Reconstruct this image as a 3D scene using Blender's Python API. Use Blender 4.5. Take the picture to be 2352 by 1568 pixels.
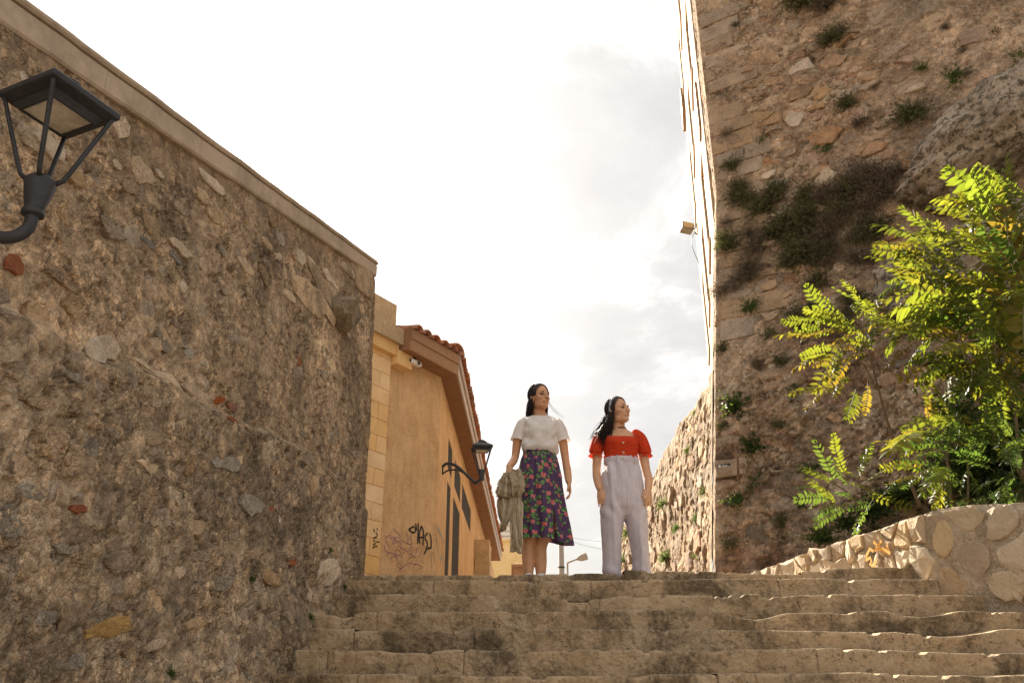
import bpy, bmesh, math, random
import numpy as np
from mathutils import Vector, Matrix

R = math.radians
SC = bpy.context.scene
for o in list(bpy.data.objects):
    bpy.data.objects.remove(o)

# ------------------------------------------------------------------ camera
FPX = 853.0            # focal length in pixels of a 1024 wide picture
TILT = R(23.1)
cam_d = bpy.data.cameras.new('camera')
cam_d.sensor_width = 36.0
cam_d.lens = FPX / 1024 * 36.0
cam_d.clip_start = 0.05
cam_d.clip_end = 2000
cam = bpy.data.objects.new('camera', cam_d)
cam.location = (0, 0, 0)
cam.rotation_euler = (R(90) + TILT, 0, 0)
SC.collection.objects.link(cam)
SC.camera = cam

# ------------------------------------------------------------------ sun, sky, exposure
SUN_DIR = Vector((-0.29, 0.84, 0.57)).normalized()      # towards the sun
SUN_EL = math.asin(SUN_DIR.z)
SUN_AZ = math.atan2(SUN_DIR.x, SUN_DIR.y)                  # from +Y towards +X
sun_d = bpy.data.lights.new('sun', 'SUN')
sun_d.energy = 5.0
sun_d.angle = R(0.6)
sun_d.color = (1.0, 0.90, 0.74)
sun = bpy.data.objects.new('sun', sun_d)
sun.rotation_euler = (-SUN_DIR).to_track_quat('-Z', 'Y').to_euler()
SC.collection.objects.link(sun)

SC.view_settings.view_transform = 'Standard'
SC.view_settings.look = 'None'
SC.view_settings.exposure = 2.0
SC.view_settings.gamma = 1.0
SC.view_settings.use_curve_mapping = False
SC.cycles.max_bounces = 8
SC.cycles.diffuse_bounces = 5
SC.cycles.transparent_max_bounces = 8
SC.cycles.use_denoising = True

class NT:
    """small helper to write node trees"""
    def __init__(s, tree):
        s.t = tree
    def n(s, typ, ins=None, **props):
        nd = s.t.nodes.new(typ)
        for k, v in props.items():
            setattr(nd, k, v)
        for k, v in (ins or {}).items():
            if isinstance(v, bpy.types.NodeSocket):
                s.t.links.new(v, nd.inputs[k])
            else:
                nd.inputs[k].default_value = v
        return nd
    def math(s, op, a, b=None, clamp=False):
        nd = s.t.nodes.new('ShaderNodeMath'); nd.operation = op; nd.use_clamp = clamp
        for i, v in enumerate((a, b)):
            if v is None: continue
            if isinstance(v, bpy.types.NodeSocket): s.t.links.new(v, nd.inputs[i])
            else: nd.inputs[i].default_value = v
        return nd.outputs[0]
    def mix(s, fac, a, b, blend='MIX'):
        nd = s.t.nodes.new('ShaderNodeMix'); nd.data_type = 'RGBA'; nd.blend_type = blend
        nd.clamp_factor = True
        for i, v in ((0, fac), (6, a), (7, b)):
            if isinstance(v, bpy.types.NodeSocket): s.t.links.new(v, nd.inputs[i])
            elif i == 0: nd.inputs[i].default_value = v
            else: nd.inputs[i].default_value = tuple(v) + ((1,) if len(v) == 3 else ())
        return nd.outputs[2]
    def ramp(s, fac, stops, interp='LINEAR'):
        nd = s.t.nodes.new('ShaderNodeValToRGB'); cr = nd.color_ramp; cr.interpolation = interp
        while len(cr.elements) < len(stops): cr.elements.new(0.5)
        for e, (p, c) in zip(cr.elements, stops):
            e.position = p
            if not hasattr(c, '__len__'): c = (c, c, c)
            e.color = tuple(c) + ((1,) if len(c) == 3 else ())
        s.t.links.new(fac, nd.inputs[0])
        return nd.outputs[0]
    def noise(s, vec, scale, detail=6, rough=0.6, dist=0.0):
        nd = s.n('ShaderNodeTexNoise', {'Scale': scale, 'Detail': detail, 'Roughness': rough, 'Distortion': dist})
        s.t.links.new(vec, nd.inputs['Vector'])
        return nd.outputs[0]

world = bpy.data.worlds.new('World')
SC.world = world
world.use_nodes = True
wt = world.node_tree
wt.nodes.clear()
W = NT(wt)
sky = W.n('ShaderNodeTexSky', sky_type='NISHITA', sun_disc=False, sun_elevation=SUN_EL,
          sun_rotation=SUN_AZ, altitude=20.0, air_density=1.0, dust_density=2.5, ozone_density=1.0)
geo = W.n('ShaderNodeTexCoord')
dirv = geo.outputs['Generated']
sep = W.n('ShaderNodeSeparateXYZ', {0: dirv})
zz = W.math('ADD', W.math('MAXIMUM', sep.outputs[2], 0.0), 0.22)
cu = W.math('DIVIDE', sep.outputs[0], zz)
cv = W.math('DIVIDE', sep.outputs[1], zz)
SKYSEED = 3.7
cvec = W.n('ShaderNodeCombineXYZ', {0: cu, 1: cv, 2: SKYSEED}).outputs[0]
big = W.noise(cvec, 0.9, 3, 0.5, 0.3)
med = W.noise(cvec, 2.6, 10, 0.60, 0.5)
den = W.math('ADD', W.math('MULTIPLY', big, 0.5), W.math('MULTIPLY', med, 0.5))
# cloud brightness: sunlit billows are white, the veil between them greyer; all of it brighter towards the sun
shade = W.ramp(den, [(0.38, 0.45), (0.45, 0.54), (0.51, 0.68), (0.565, 0.95), (0.66, 1.25)])
dotn = W.n('ShaderNodeVectorMath', {0: dirv, 1: tuple(SUN_DIR)}, operation='DOT_PRODUCT').outputs['Value']
glow = W.math('POWER', W.math('MAXIMUM', dotn, 0.0), 26.0)
glow2 = W.math('POWER', W.math('MAXIMUM', dotn, 0.0), 140.0)
amp = W.math('ADD', W.math('ADD', 0.285, W.math('MULTIPLY', glow, 0.26)), W.math('MULTIPLY', glow2, 1.2))
cb = W.math('MULTIPLY', shade, amp)
ccol = W.n('ShaderNodeVectorMath', {0: (1.0, 0.965, 0.92)}, operation='SCALE')
wt.links.new(cb, ccol.inputs['Scale'])
skyc = W.n('ShaderNodeVectorMath', {0: sky.outputs[0]}, operation='SCALE')
skyc.inputs['Scale'].default_value = 0.10
cover = W.ramp(den, [(0.30, 0.86), (0.50, 0.95), (0.7, 0.98)])
mixw = W.mix(cover, skyc.outputs[0], ccol.outputs[0])
bg = W.n('ShaderNodeBackground', {'Color': mixw, 'Strength': 1.0})
wo = W.n('ShaderNodeOutputWorld', {'Surface': bg.outputs[0]})

# ------------------------------------------------------------------ helpers
CT, ST = math.cos(TILT), math.sin(TILT)
def ray(px, py):
    """direction of the viewing ray of a pixel of the 1024 x 682 picture"""
    xc, yc = (px - 512.0) / FPX, (341.33 - py) / FPX
    return np.array([xc, CT - yc * ST, ST + yc * CT])
def at_y(px, py, Y):
    d = ray(px, py)
    return d * (Y / d[1])
def on_plane(px, py, p0, n):
    d = ray(px, py)
    return d * (np.dot(p0, n) / np.dot(d, n))
def k4(x, y):                    # full-size photo pixel to 1024 pixel
    return x / 4.0, y / 4.0
def k2(x, y):                    # 2352-wide view to 1024
    return x * 1024 / 2352.0, y * 1024 / 2352.0

RNG = np.random.default_rng(7)
random.seed(7)

def _h(ix, iy, seed):
    a = (ix.astype(np.int64) * 374761393 + iy.astype(np.int64) * 668265263 + seed * 974634777) & 0xFFFFFFFF
    a = ((a ^ (a >> 13)) * 1274126177) & 0xFFFFFFFF
    a = ((a ^ (a >> 16)) * 2246822519) & 0xFFFFFFFF
    return ((a ^ (a >> 15)) & 0xFFFFFF) / float(0x1000000)
def vnoise(x, y, seed=0):
    x = np.asarray(x, float); y = np.asarray(y, float)
    ix, iy = np.floor(x), np.floor(y)
    fx, fy = x - ix, y - iy
    fx = fx * fx * fx * (fx * (fx * 6 - 15) + 10); fy = fy * fy * fy * (fy * (fy * 6 - 15) + 10)
    a, b = _h(ix, iy, seed), _h(ix + 1, iy, seed)
    c, d = _h(ix, iy + 1, seed), _h(ix + 1, iy + 1, seed)
    return (a + (b - a) * fx) * (1 - fy) + (c + (d - c) * fx) * fy
def fbm(x, y, seed=0, oct=5, gain=0.5):
    s, a, t, f = 0, 1.0, 0, 1.0
    for i in range(oct):
        s = s + a * vnoise(np.asarray(x) * f + 17.3 * i, np.asarray(y) * f - 9.1 * i, seed + i)
        t += a; a *= gain; f *= 2.03
    return s / t
def worley(x, y, seed=0, jit=0.9):
    """F1, F2 and a random value of the nearest cell"""
    x = np.asarray(x, float); y = np.asarray(y, float)
    ix, iy = np.floor(x), np.floor(y)
    f1 = np.full(x.shape, 9.0); f2 = f1.copy(); cid = np.zeros(x.shape)
    for dx in (-1, 0, 1):
        for dy in (-1, 0, 1):
            cx, cy = ix + dx, iy + dy
            px = cx + 0.5 + (_h(cx, cy, seed) - 0.5) * jit
            py = cy + 0.5 + (_h(cx, cy, seed + 51) - 0.5) * jit
            d = np.hypot(px - x, py - y)
            near = d < f1
            f2 = np.where(near, f1, np.minimum(f2, d))
            cid = np.where(near, _h(cx, cy, seed + 99), cid)
            f1 = np.where(near, d, f1)
    return f1, f2, cid
def sstep(a, b, x):
    t = np.clip((x - a) / (b - a), 0, 1)
    return t * t * (3 - 2 * t)
def lerp(a, b, t):
    return a + (b - a) * t

COL = SC.collection
def link(o, parent=None):
    COL.objects.link(o)
    if parent is not None:
        o.parent = parent
    return o
def mesh_np(name, V, F, smooth=True, col=None):
    """mesh from numpy vertices and faces (all tris or all quads) or lists"""
    V = np.asarray(V, np.float32).reshape(-1, 3)
    me = bpy.data.meshes.new(name)
    if isinstance(F, np.ndarray):
        k = F.shape[1]; nf = len(F)
        me.vertices.add(len(V)); me.vertices.foreach_set('co', V.ravel())
        me.loops.add(nf * k); me.loops.foreach_set('vertex_index', F.astype(np.int32).ravel())
        me.polygons.add(nf)
        me.polygons.foreach_set('loop_start', np.arange(0, nf * k, k, dtype=np.int32))
        me.polygons.foreach_set('loop_total', np.full(nf, k, np.int32))
        me.update(calc_edges=True)
    else:
        me.from_pydata([tuple(v) for v in V.tolist()], [], F)
        me.update()
    me.polygons.foreach_set('use_smooth', [bool(smooth)] * len(me.polygons))
    if col is not None:
        at = me.attributes.new('Col', 'FLOAT_COLOR', 'POINT')
        c = np.ones((len(V), 4), np.float32); c[:, :3] = np.asarray(col).reshape(-1, 3)
        at.data.foreach_set('color', c.ravel())
    return me
def ob(name, me, m=None, parent=None):
    o = bpy.data.objects.new(name, me)
    if m is not None and len(me.materials) == 0:
        me.materials.append(m)
    return link(o, parent)
def empty(name, loc=(0, 0, 0), parent=None):
    o = bpy.data.objects.new(name, None)
    o.empty_display_size = 0.1
    o.location = loc
    return link(o, parent)
def tag(o, label=None, cat=None, group=None, kind=None):
    if label: o['label'] = label
    if cat: o['category'] = cat
    if group: o['group'] = group
    if kind: o['kind'] = kind
    return o
def copy_tree(o, parent=None):
    c = o.copy(); COL.objects.link(c); c.parent = parent
    for ch in list(o.children):
        copy_tree(ch, c)
    return c
def quads(m, n, wrap=False):
    """faces of an m x n vertex grid (row major); wrap joins the last column to the first"""
    i = np.arange(m - 1)[:, None]
    j = np.arange(n if wrap else n - 1)[None, :]
    j2 = (j + 1) % n
    a = i * n + j; b = i * n + j2; c = (i + 1) * n + j2; d = (i + 1) * n + j
    return np.stack([a, b, c, d], -1).reshape(-1, 4)

class MB:
    """collects shapes into one mesh"""
    def __init__(s):
        s.v = []; s.f = []
    def add(s, V, F):
        k = len(s.v)
        s.v.extend([tuple(map(float, v)) for v in V])
        s.f.extend([tuple(int(i) + k for i in f) for f in F])
        return s
    def box(s, lo, hi, M=None):
        x0, y0, z0 = lo; x1, y1, z1 = hi
        V = [(x0,y0,z0),(x1,y0,z0),(x1,y1,z0),(x0,y1,z0),(x0,y0,z1),(x1,y0,z1),(x1,y1,z1),(x0,y1,z1)]
        if M is not None: V = [M @ Vector(v) for v in V]
        return s.add(V, [(0,3,2,1),(4,5,6,7),(0,1,5,4),(1,2,6,5),(2,3,7,6),(3,0,4,7)])
    def prism(s, poly, lo, hi):
        """poly: list of 3-D points, lo/hi: offset vectors"""
        n = len(poly); lo = np.array(lo); hi = np.array(hi)
        P = [np.array(p) + lo for p in poly] + [np.array(p) + hi for p in poly]
        F = [tuple(range(n))[::-1], tuple(range(n, 2 * n))] + [(i, (i + 1) % n, n + (i + 1) % n, n + i) for i in range(n)]
        return s.add(P, F)
    def tube(s, pts, r, n=8, caps=True):
        pts = [np.array(p, float) for p in pts]
        m = len(pts)
        rr = r if hasattr(r, '__len__') else [r] * m
        V = []; up = None
        for i in range(m):
            t = pts[min(i + 1, m - 1)] - pts[max(i - 1, 0)]
            t = t / (np.linalg.norm(t) + 1e-9)
            if up is None:
                up = np.array([0, 0, 1.0]) if abs(t[2]) < 0.9 else np.array([0, 1.0, 0])
            a = np.cross(t, up); a /= np.linalg.norm(a) + 1e-9
            b = np.cross(a, t); up = b
            for k in range(n):
                th = 2 * math.pi * k / n
                V.append(pts[i] + rr[i] * (a * math.cos(th) + b * math.sin(th)))
        F = [tuple(q) for q in quads(m, n, True).tolist()]
        if caps:
            F.append(tuple(range(n))[::-1]); F.append(tuple(range((m - 1) * n, m * n)))
        return s.add(V, F)
    def lathe(s, prof, n=16, loc=(0, 0, 0)):
        V = [(loc[0] + r * math.cos(2*math.pi*k/n), loc[1] + r * math.sin(2*math.pi*k/n), loc[2] + z) for r, z in prof for k in range(n)]
        F = [tuple(q) for q in quads(len(prof), n, True).tolist()]
        F.append(tuple(range(n))[::-1]); F.append(tuple(range((len(prof)-1)*n, len(prof)*n)))
        return s.add(V, F)
    def sphere(s, c, r, nu=12, nv=8):
        rx, ry, rz = (r, r, r) if not hasattr(r, '__len__') else r
        V = []
        for i in range(nv + 1):
            ph = math.pi * i / nv
            for k in range(nu):
                th = 2 * math.pi * k / nu
                V.append((c[0] + rx * math.sin(ph) * math.cos(th), c[1] + ry * math.sin(ph) * math.sin(th), c[2] + rz * math.cos(ph)))
        return s.add(V, [tuple(q) for q in quads(nv + 1, nu, True)[:, ::-1].tolist()])
    def build(s, name, m=None, parent=None, smooth=False):
        me = mesh_np(name, s.v, s.f, smooth)
        return ob(name, me, m, parent)
def bevel(o, w=0.01, seg=2):
    md = o.modifiers.new('bevel', 'BEVEL'); md.width = w; md.segments = seg; md.limit_method = 'ANGLE'; md.angle_limit = R(35)
    return o

# ------------------------------------------------------------------ materials
def new_mat(name):
    m = bpy.data.materials.new(name); m.use_nodes = True
    m.node_tree.nodes.clear()
    return m, NT(m.node_tree)
def finish(N, col, rough=0.9, bump=None, bstr=0.4, bdist=0.01, spec=0.25, metal=0.0, extra=None):
    ins = {'Roughness': rough, 'Specular IOR Level': spec, 'Metallic': metal}
    p = N.n('ShaderNodeBsdfPrincipled', ins)
    if isinstance(col, bpy.types.NodeSocket): N.t.links.new(col, p.inputs['Base Color'])
    else: p.inputs['Base Color'].default_value = tuple(col) + (1,)
    if bump is not None:
        b = N.n('ShaderNodeBump', {'Strength': bstr, 'Distance': bdist, 'Height': bump})
        N.t.links.new(b.outputs[0], p.inputs['Normal'])
    out = p.outputs[0]
    if extra is not None: out = extra(p.outputs[0])
    N.n('ShaderNodeOutputMaterial', {'Surface': out})
    return p
def rock(name, dark, light, scale=6.0, bump=0.012, bstr=0.6, attr=False, objrand=0.0, grime=None, grime_scale=0.9, grime_amt=0.5,
         rough=0.92, pits=True, tint=None, spot=None, gravel=0.0, streak=None, spot_at=.57):
    """weathered stone; dark/light are the two ends of its own colour"""
    m, N = new_mat(name)
    pos = N.n('ShaderNodeNewGeometry').outputs['Position']
    n1 = N.noise(pos, scale, 6, 0.68, 0.3)
    n2 = N.noise(pos, scale * 7.0, 4, 0.7)
    mixv = N.math('ADD', N.math('MULTIPLY', n1, 0.62), N.math('MULTIPLY', n2, 0.38))
    if attr:
        a = N.n('ShaderNodeAttribute', attribute_name='Col').outputs['Color']
        f = N.ramp(mixv, [(0.33, dark), (0.5, (0.95, 0.95, 0.95)), (0.66, light)])
        col = N.mix(1.0, a, f, 'MULTIPLY')
    else:
        col = N.ramp(mixv, [(0.34, dark), (0.64, light)])
    gb = None
    if gravel:
        wp = N.n('ShaderNodeVectorMath', {0: pos, 1: N.n('ShaderNodeVectorMath', {0: N.n('ShaderNodeTexNoise', {'Vector': pos, 'Scale': 14.0, 'Detail': 3.0}).outputs['Color'], 1: (.05, .05, .05)}, operation='MULTIPLY').outputs[0]}, operation='ADD').outputs[0]
        gm = N.ramp(N.noise(pos, 3.3, 5, .65, .4), [(.42, 0.25), (.58, 1.0)])
        for sc, wt in ((24.0, 1.0), (62.0, .8)):
            v = N.n('ShaderNodeTexVoronoi', {'Vector': wp, 'Scale': sc, 'Randomness': 1.0}, feature='F1')
            rnd = N.n('ShaderNodeSeparateColor', {0: v.outputs['Color']})
            f = N.ramp(rnd.outputs[0], [(0.0, (.66, .64, .61)), (.5, (1.06, 1.05, 1.03)), (1.0, (1.55, 1.5, 1.42))])
            col = N.mix(N.math('MULTIPLY', gm, gravel * wt), col, N.mix(1.0, col, f, 'MULTIPLY'))
            e = N.n('ShaderNodeTexVoronoi', {'Vector': wp, 'Scale': sc, 'Randomness': 1.0}, feature='DISTANCE_TO_EDGE')
            eb = N.math('MULTIPLY', N.math('MULTIPLY', N.ramp(e.outputs['Distance'], [(0.0, 0.0), (.13, 1.0)]), N.math('ADD', .4, rnd.outputs[1])), gm)
            gb = eb if gb is None else N.math('ADD', gb, N.math('MULTIPLY', eb, .5))
    if streak is not None:
        sp_ = N.n('ShaderNodeVectorMath', {0: pos, 1: (5.0, 5.0, .45)}, operation='MULTIPLY').outputs[0]
        col = N.mix(N.ramp(N.noise(sp_, 1.6, 6, .65, .3), [(.48, 0.0), (.68, .6)]), col, streak)
    if tint is not None:
        n3 = N.noise(pos, 1.7, 4, 0.6, 0.5)
        col = N.mix(N.ramp(n3, [(0.45, 0.0), (0.66, 0.8)]), col, tint)
    if objrand:
        oi = N.n('ShaderNodeObjectInfo').outputs['Random']
        hs = N.n('ShaderNodeHueSaturation', {'Color': col})
        N.t.links.new(N.math('ADD', 1.0 - objrand, N.math('MULTIPLY', oi, 2 * objrand)), hs.inputs['Value'])
        oi2 = N.math('FRACT', N.math('MULTIPLY', oi, 17.3))
        N.t.links.new(N.math('ADD', 0.8, N.math('MULTIPLY', oi2, 0.4)), hs.inputs['Saturation'])
        col = hs.outputs[0]
    if grime is not None:
        g = N.math('ADD', N.math('MULTIPLY', N.noise(pos, grime_scale, 4, 0.6, 0.6), 0.7), N.math('MULTIPLY', N.noise(pos, grime_scale * 14, 4, 0.75), 0.3))
        gf = N.ramp(g, [(0.47, 0.0), (0.6, grime_amt)])
        col = N.mix(gf, col, grime)
    if spot is not None:
        v = N.noise(pos, scale * 2.4, 7, 0.75)
        col = N.mix(N.ramp(v, [(spot_at, 0.0), (spot_at + .06, 0.85)]), col, spot)
    bn = N.math('ADD', N.math('MULTIPLY', N.noise(pos, scale * 5, 5, 0.72), 1.0), N.math('MULTIPLY', n2, 0.5))
    if pits:
        v = N.n('ShaderNodeTexVoronoi', {'Vector': pos, 'Scale': scale * 9.0}, feature='F1').outputs['Distance']
        pit = N.ramp(v, [(0.05, 0.0), (0.32, 1.0)])
        msk = N.ramp(N.noise(pos, scale * 1.3, 3, 0.5), [(0.5, 1.0), (0.62, 0.0)])
        bn = N.math('ADD', bn, N.math('MAXIMUM', N.math('MULTIPLY', pit, 0.7), msk))
    if gb is not None: bn = N.math('ADD', bn, N.math('MULTIPLY', gb, 1.1))
    finish(N, col, rough, bn, bstr, bump)
    return m
def plain(name, col, rough=0.8, var=0.15, scale=20.0, bump=0.0, metal=0.0, spec=0.3):
    m, N = new_mat(name)
    pos = N.n('ShaderNodeNewGeometry').outputs['Position']
    n1 = N.noise(pos, scale, 5, 0.65)
    c = np.array(col)
    cr = N.ramp(n1, [(0.3, c * (1 - var)), (0.7, np.minimum(c * (1 + var), 1.0))])
    finish(N, cr, rough, n1 if bump else None, 0.5, bump, spec, metal)
    return m

# ------------------------------------------------------------------ stone pieces
def voronoi_cells(pts, bounds):
    """clipped Voronoi polygons of 2-D points"""
    x0, y0, x1, y1 = bounds
    out = []
    P = np.asarray(pts)
    for i, p in enumerate(P):
        poly = [(x0, y0), (x1, y0), (x1, y1), (x0, y1)]
        d = np.hypot(*(P - p).T)
        for j in np.argsort(d)[1:26]:
            q = P[j]; mx, my = (p + q) / 2; nx, ny = q - p
            new = []
            for a, b in zip(poly, poly[1:] + poly[:1]):
                sa = (a[0]-mx)*nx + (a[1]-my)*ny; sb = (b[0]-mx)*nx + (b[1]-my)*ny
                if sa <= 0: new.append(a)
                if sa * sb < 0:
                    t = sa / (sa - sb); new.append((a[0]+(b[0]-a[0])*t, a[1]+(b[1]-a[1])*t))
            poly = new
            if len(poly) < 3: break
        out.append(poly)
    return out
def chaikin(poly, cut=0.22):
    out = []
    for a, b in zip(poly, poly[1:] + poly[:1]):
        a = np.array(a); b = np.array(b)
        out.append(tuple(a + (b - a) * cut)); out.append(tuple(b - (b - a) * cut))
    return out
def rough_poly(poly, rng, amt=0.10):
    """break every edge of a polygon once or twice so that the outline is angular and uneven"""
    out = []
    for a, b in zip(poly, poly[1:] + poly[:1]):
        a = np.array(a, float); b = np.array(b, float); d = b - a; L = np.hypot(*d)
        nn = np.array((-d[1], d[0]))
        out.append(tuple(a))
        if len(poly) < 11:
            out.append(tuple(a + d * rng.uniform(.35, .65) + nn * rng.normal(0, amt)))
    return out
def stone_mesh(poly, h, depth, mapf, rng, rough=0.25, inner=0.86, tilt=0.0, name='stone', smooth=False):
    """a stone: polygon in wall coordinates, standing h proud, mapped to 3-D with mapf(u, v, height)"""
    P = np.array(poly); c = P.mean(0); n = len(P)
    V = []
    tx, ty = rng.normal(0, tilt, 2)
    size = max(np.ptp(P[:, 0]), np.ptp(P[:, 1])) + 1e-6
    def put(p, hh):
        hh2 = hh + (tx * (p[0]-c[0]) + ty * (p[1]-c[1])) / size * h if hh > 0 else hh
        V.append(mapf(p[0], p[1], hh2))
    for p in P: put(p, -depth)
    for p in P: put(c + (p - c) * (0.99 + rng.uniform(-.03, .03)), h * (0.62 + rng.uniform(-rough, rough)))
    for p in P: put(c + (p - c) * (inner + rng.uniform(-.09, .06)), h * (0.97 + rng.uniform(-rough, rough) * .5))
    V.append(mapf(c[0] + rng.normal(0, .1) * size, c[1] + rng.normal(0, .06) * size, h * (1.0 + rng.uniform(-.25, .25))))
    F = []
    for r in range(2):
        for k in range(n):
            k2_ = (k + 1) % n
            F.append((r*n+k, r*n+k2_, (r+1)*n+k2_, (r+1)*n+k))
    for k in range(n):
        F.append((2*n+k, 2*n+(k+1) % n, 3*n))
    return mesh_np(name, V, F, smooth)
def blob_poly(cx, cy, rx, ry, n, rng, rot=0.0, irr=0.22):
    th = np.sort((np.arange(n) + rng.uniform(-.3, .3, n)) * 2 * math.pi / n)
    r = 1 + rng.uniform(-irr, irr, n)
    x = r * np.cos(th) * rx; y = r * np.sin(th) * ry
    c, s = math.cos(rot), math.sin(rot)
    return [(cx + a*c - b*s, cy + a*s + b*c) for a, b in zip(x, y)]
# ================================================================== ground, street, stairs
M_ground = rock('trodden_earth', (0.16, 0.12, 0.085), (0.34, 0.27, 0.2), 3.0, 0.02, grime=(0.1, 0.08, 0.06))
M_street = rock('street_paving', (0.22, 0.175, 0.125), (0.42, 0.35, 0.27), 4.0, 0.01, grime=(0.15, 0.12, 0.09))
M_step = rock('worn_step_stone', (0.35, 0.24, 0.135), (0.62, 0.46, 0.285), 5.0, 0.02, 1.0, spot=(.20, .145, .085), spot_at=.565,
              grime=(0.10, 0.072, 0.042), grime_scale=2.1, grime_amt=0.85, tint=(0.54, 0.41, 0.27))
M_step2 = rock('worn_step_stone_pale', (0.31, 0.23, 0.145), (0.54, 0.425, 0.29), 3.0, 0.016, 0.9, objrand=0.05,
               grime=(0.08, 0.062, 0.042), grime_scale=1.4, grime_amt=0.55)
M_mortar = rock('patch_mortar', (0.26, 0.195, 0.13), (0.42, 0.33, 0.23), 5.0, 0.01, 0.6, grime=(0.12, 0.095, 0.07), grime_amt=0.5)

g = MB().add([(-400, -400, -1.55), (400, -400, -1.55), (400, 500, -1.55), (-400, 500, -1.55)], [(0, 1, 2, 3)]).build('ground', M_ground)
tag(g, kind='structure')

LZ = 0.925                      # level of the street above the stairs
def wall_x(Y):                  # the face of the long wall on the left, in plan
    return np.where(Y < 7.25, -1.335 + 0.12 * (Y - 7.2), -1.329 + 0.07 * (Y - 7.25))
st = MB().box((-14, 7.362, -1.5), (12, 70, LZ)).build('street', M_street)
tag(st, kind='structure')

D0, RUN, Z0, RISE = 5.34, 0.3166, 0.164, 0.15
stair = empty('staircase', (0, 5.5, 0))
tag(stair, 'flight of worn, wavy-edged stone steps climbing to the two women', 'staircase')
def slab(k, x0, x1, zl, m, parent, seed):
    Y = D0 + RUN * k
    z = Z0 + RISE * k + zl
    fine = k >= -1
    dx = 0.012 if fine else 0.08
    n = max(6, int((x1 - x0) / dx)); xs = np.linspace(x0 + 0.0015, x1 - 0.0015, n)
    prof = [(0.022, -0.19)] + [(0.012 * (1 - t), -0.17 + 0.15 * t) for t in np.linspace(0, 1, 12)]
    prof += [(0.0 + 0.014 * (1 - math.cos(a)), -0.014 + 0.014 * math.sin(a)) for a in np.linspace(0.15, math.pi / 2, 5)]
    prof += [(0.05 + 0.1 * t, 0.0 + 0.004 * t) for t in (0.3, 1.0, 2.0, 3.0, 4.4)] if k < 6 else [(0.06, 0.0), (0.09, 0.0), (0.115, -0.01), (0.125, -0.03), (0.125, -0.14)]
    prof = np.array(prof)
    X, T = np.meshgrid(xs, np.arange(len(prof)))
    Yg = Y + prof[T, 0]; Zg = z + prof[T, 1]
    top = sstep(-0.12, 0.0, prof[T, 1])
    wear = (fbm(xs * 1.1 + 3.7 * k, xs * 0 + k * 3.1, 5 + k, 3) - 0.5) * 0.042 + (fbm(xs * 5 + 1.7 * k, xs * 0 + k, 25 + k, 3) - 0.5) * 0.014
    wear -= 0.03 * np.maximum(0, fbm(xs * 1.7 - k, xs * 0 + k * 1.7, 47, 2) - 0.62) / 0.2
    chip = sstep(0.64, 0.78, fbm(xs * 9 + seed, xs * 0 + 2.2 * k, 71, 3)) * 0.016
    end = 0.002 * (np.exp(-(xs - x0) / 0.012) + np.exp(-(x1 - xs) / 0.012))
    Zg = Zg + (wear - chip - end)[None, :] * top
    Yg = Yg + (fbm(xs * 1.3 + k * 2, xs * 0, 33 + k, 3) - 0.5)[None, :] * 0.03
    Yg = Yg + (fbm(X * 9 + k, Zg * 9 + k, 61, 5) - 0.5) * 0.016 + (fbm(X * 45 + k, Zg * 22 + k, 63, 3) - 0.5) * 0.009 + (chip * 1.2 + end)[None, :] * top
    Yg = Yg + np.where(T == 0, 0.02, 0)
    P = np.stack([X, Yg, Zg], -1)
    L = P[:, :1].copy(); L[:, :, 1] += 0.02; L[:, :, 0] -= 0.001
    Rr = P[:, -1:].copy(); Rr[:, :, 1] += 0.02; Rr[:, :, 0] += 0.001
    P = np.concatenate([L, P, Rr], 1)
    me = mesh_np('stone_slab', P.reshape(-1, 3), quads(P.shape[0], P.shape[1]), True)
    return ob('stone_slab', me, m, parent)

def stair_rows():
    rs = np.random.default_rng(21)
    joints = {6: [-0.35, 0.52, 0.93, 2.4], 5: [-0.62, 0.62, 2.1], 4: [0.65, 2.6], 3: [-0.95, 1.7],
              2: [-1.05, -0.25, 2.6], 1: [-1.15, -0.3, 1.9], 0: [-0.9, 1.2], -1: [0.3, 1.6]}
    right = {6: 3.33, 5: 3.42, 4: 3.72, 3: 4.1}
    for k in range(6, -11, -1):
        sp = empty('step', (0, D0 + RUN * k, Z0 + RISE * k), stair)
        sp.matrix_parent_inverse = Matrix.Identity(4)
        sp.location = (0, 0, 0)
        Y = D0 + RUN * k
        xl = float(wall_x(Y)) - 0.12; xr = right.get(k, 4.6)
        js = [xl] + joints.get(k, [xl + 1.3, xl + 2.9, xl + 4.4]) + [xr]
        for a, b in zip(js[:-1], js[1:]):
            zl = rs.uniform(-0.003, 0.003)
            if k == 6:
                mid = (a + b) / 2
                zl += -0.070 if mid < 0.95 else (-0.035 if mid < 2 else -0.012)
                if mid < 0.55: zl += 0.004
            if k == 2 and -1.05 <= a < -0.3: zl -= 0.02
            m = M_step
            o = slab(k, a, b, zl, m, sp, rs.uniform(0, 50))
    # solid fill under the treads, out of sight behind the risers
    mb = MB()
    for k in range(6, -11, -1):
        Y = D0 + RUN * k
        mb.box((float(wall_x(Y)) - 0.2, Y + 0.10, -1.54), (right.get(k, 4.6) - 0.01, Y + (0.10 + RUN - 0.004 if k < 6 else .118), Z0 + RISE * k - 0.11))
    f = mb.build('core', M_mortar, stair)
    f.matrix_parent_inverse = Matrix.Identity(4); f.location = (0, 0, 0)
stair.location = (0, 0, 0)
stair_rows()
# thin back step seen above the flight on the left
sb = slab(7, -1.36, -0.35, -0.185, M_step, None, 3.0)
sb.name = 'threshold_slab'
sb.location = (0, 0.02, 0.0)
tag(sb, 'thin stone slab lying above the top step beside the rubble wall', 'slab')

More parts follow.
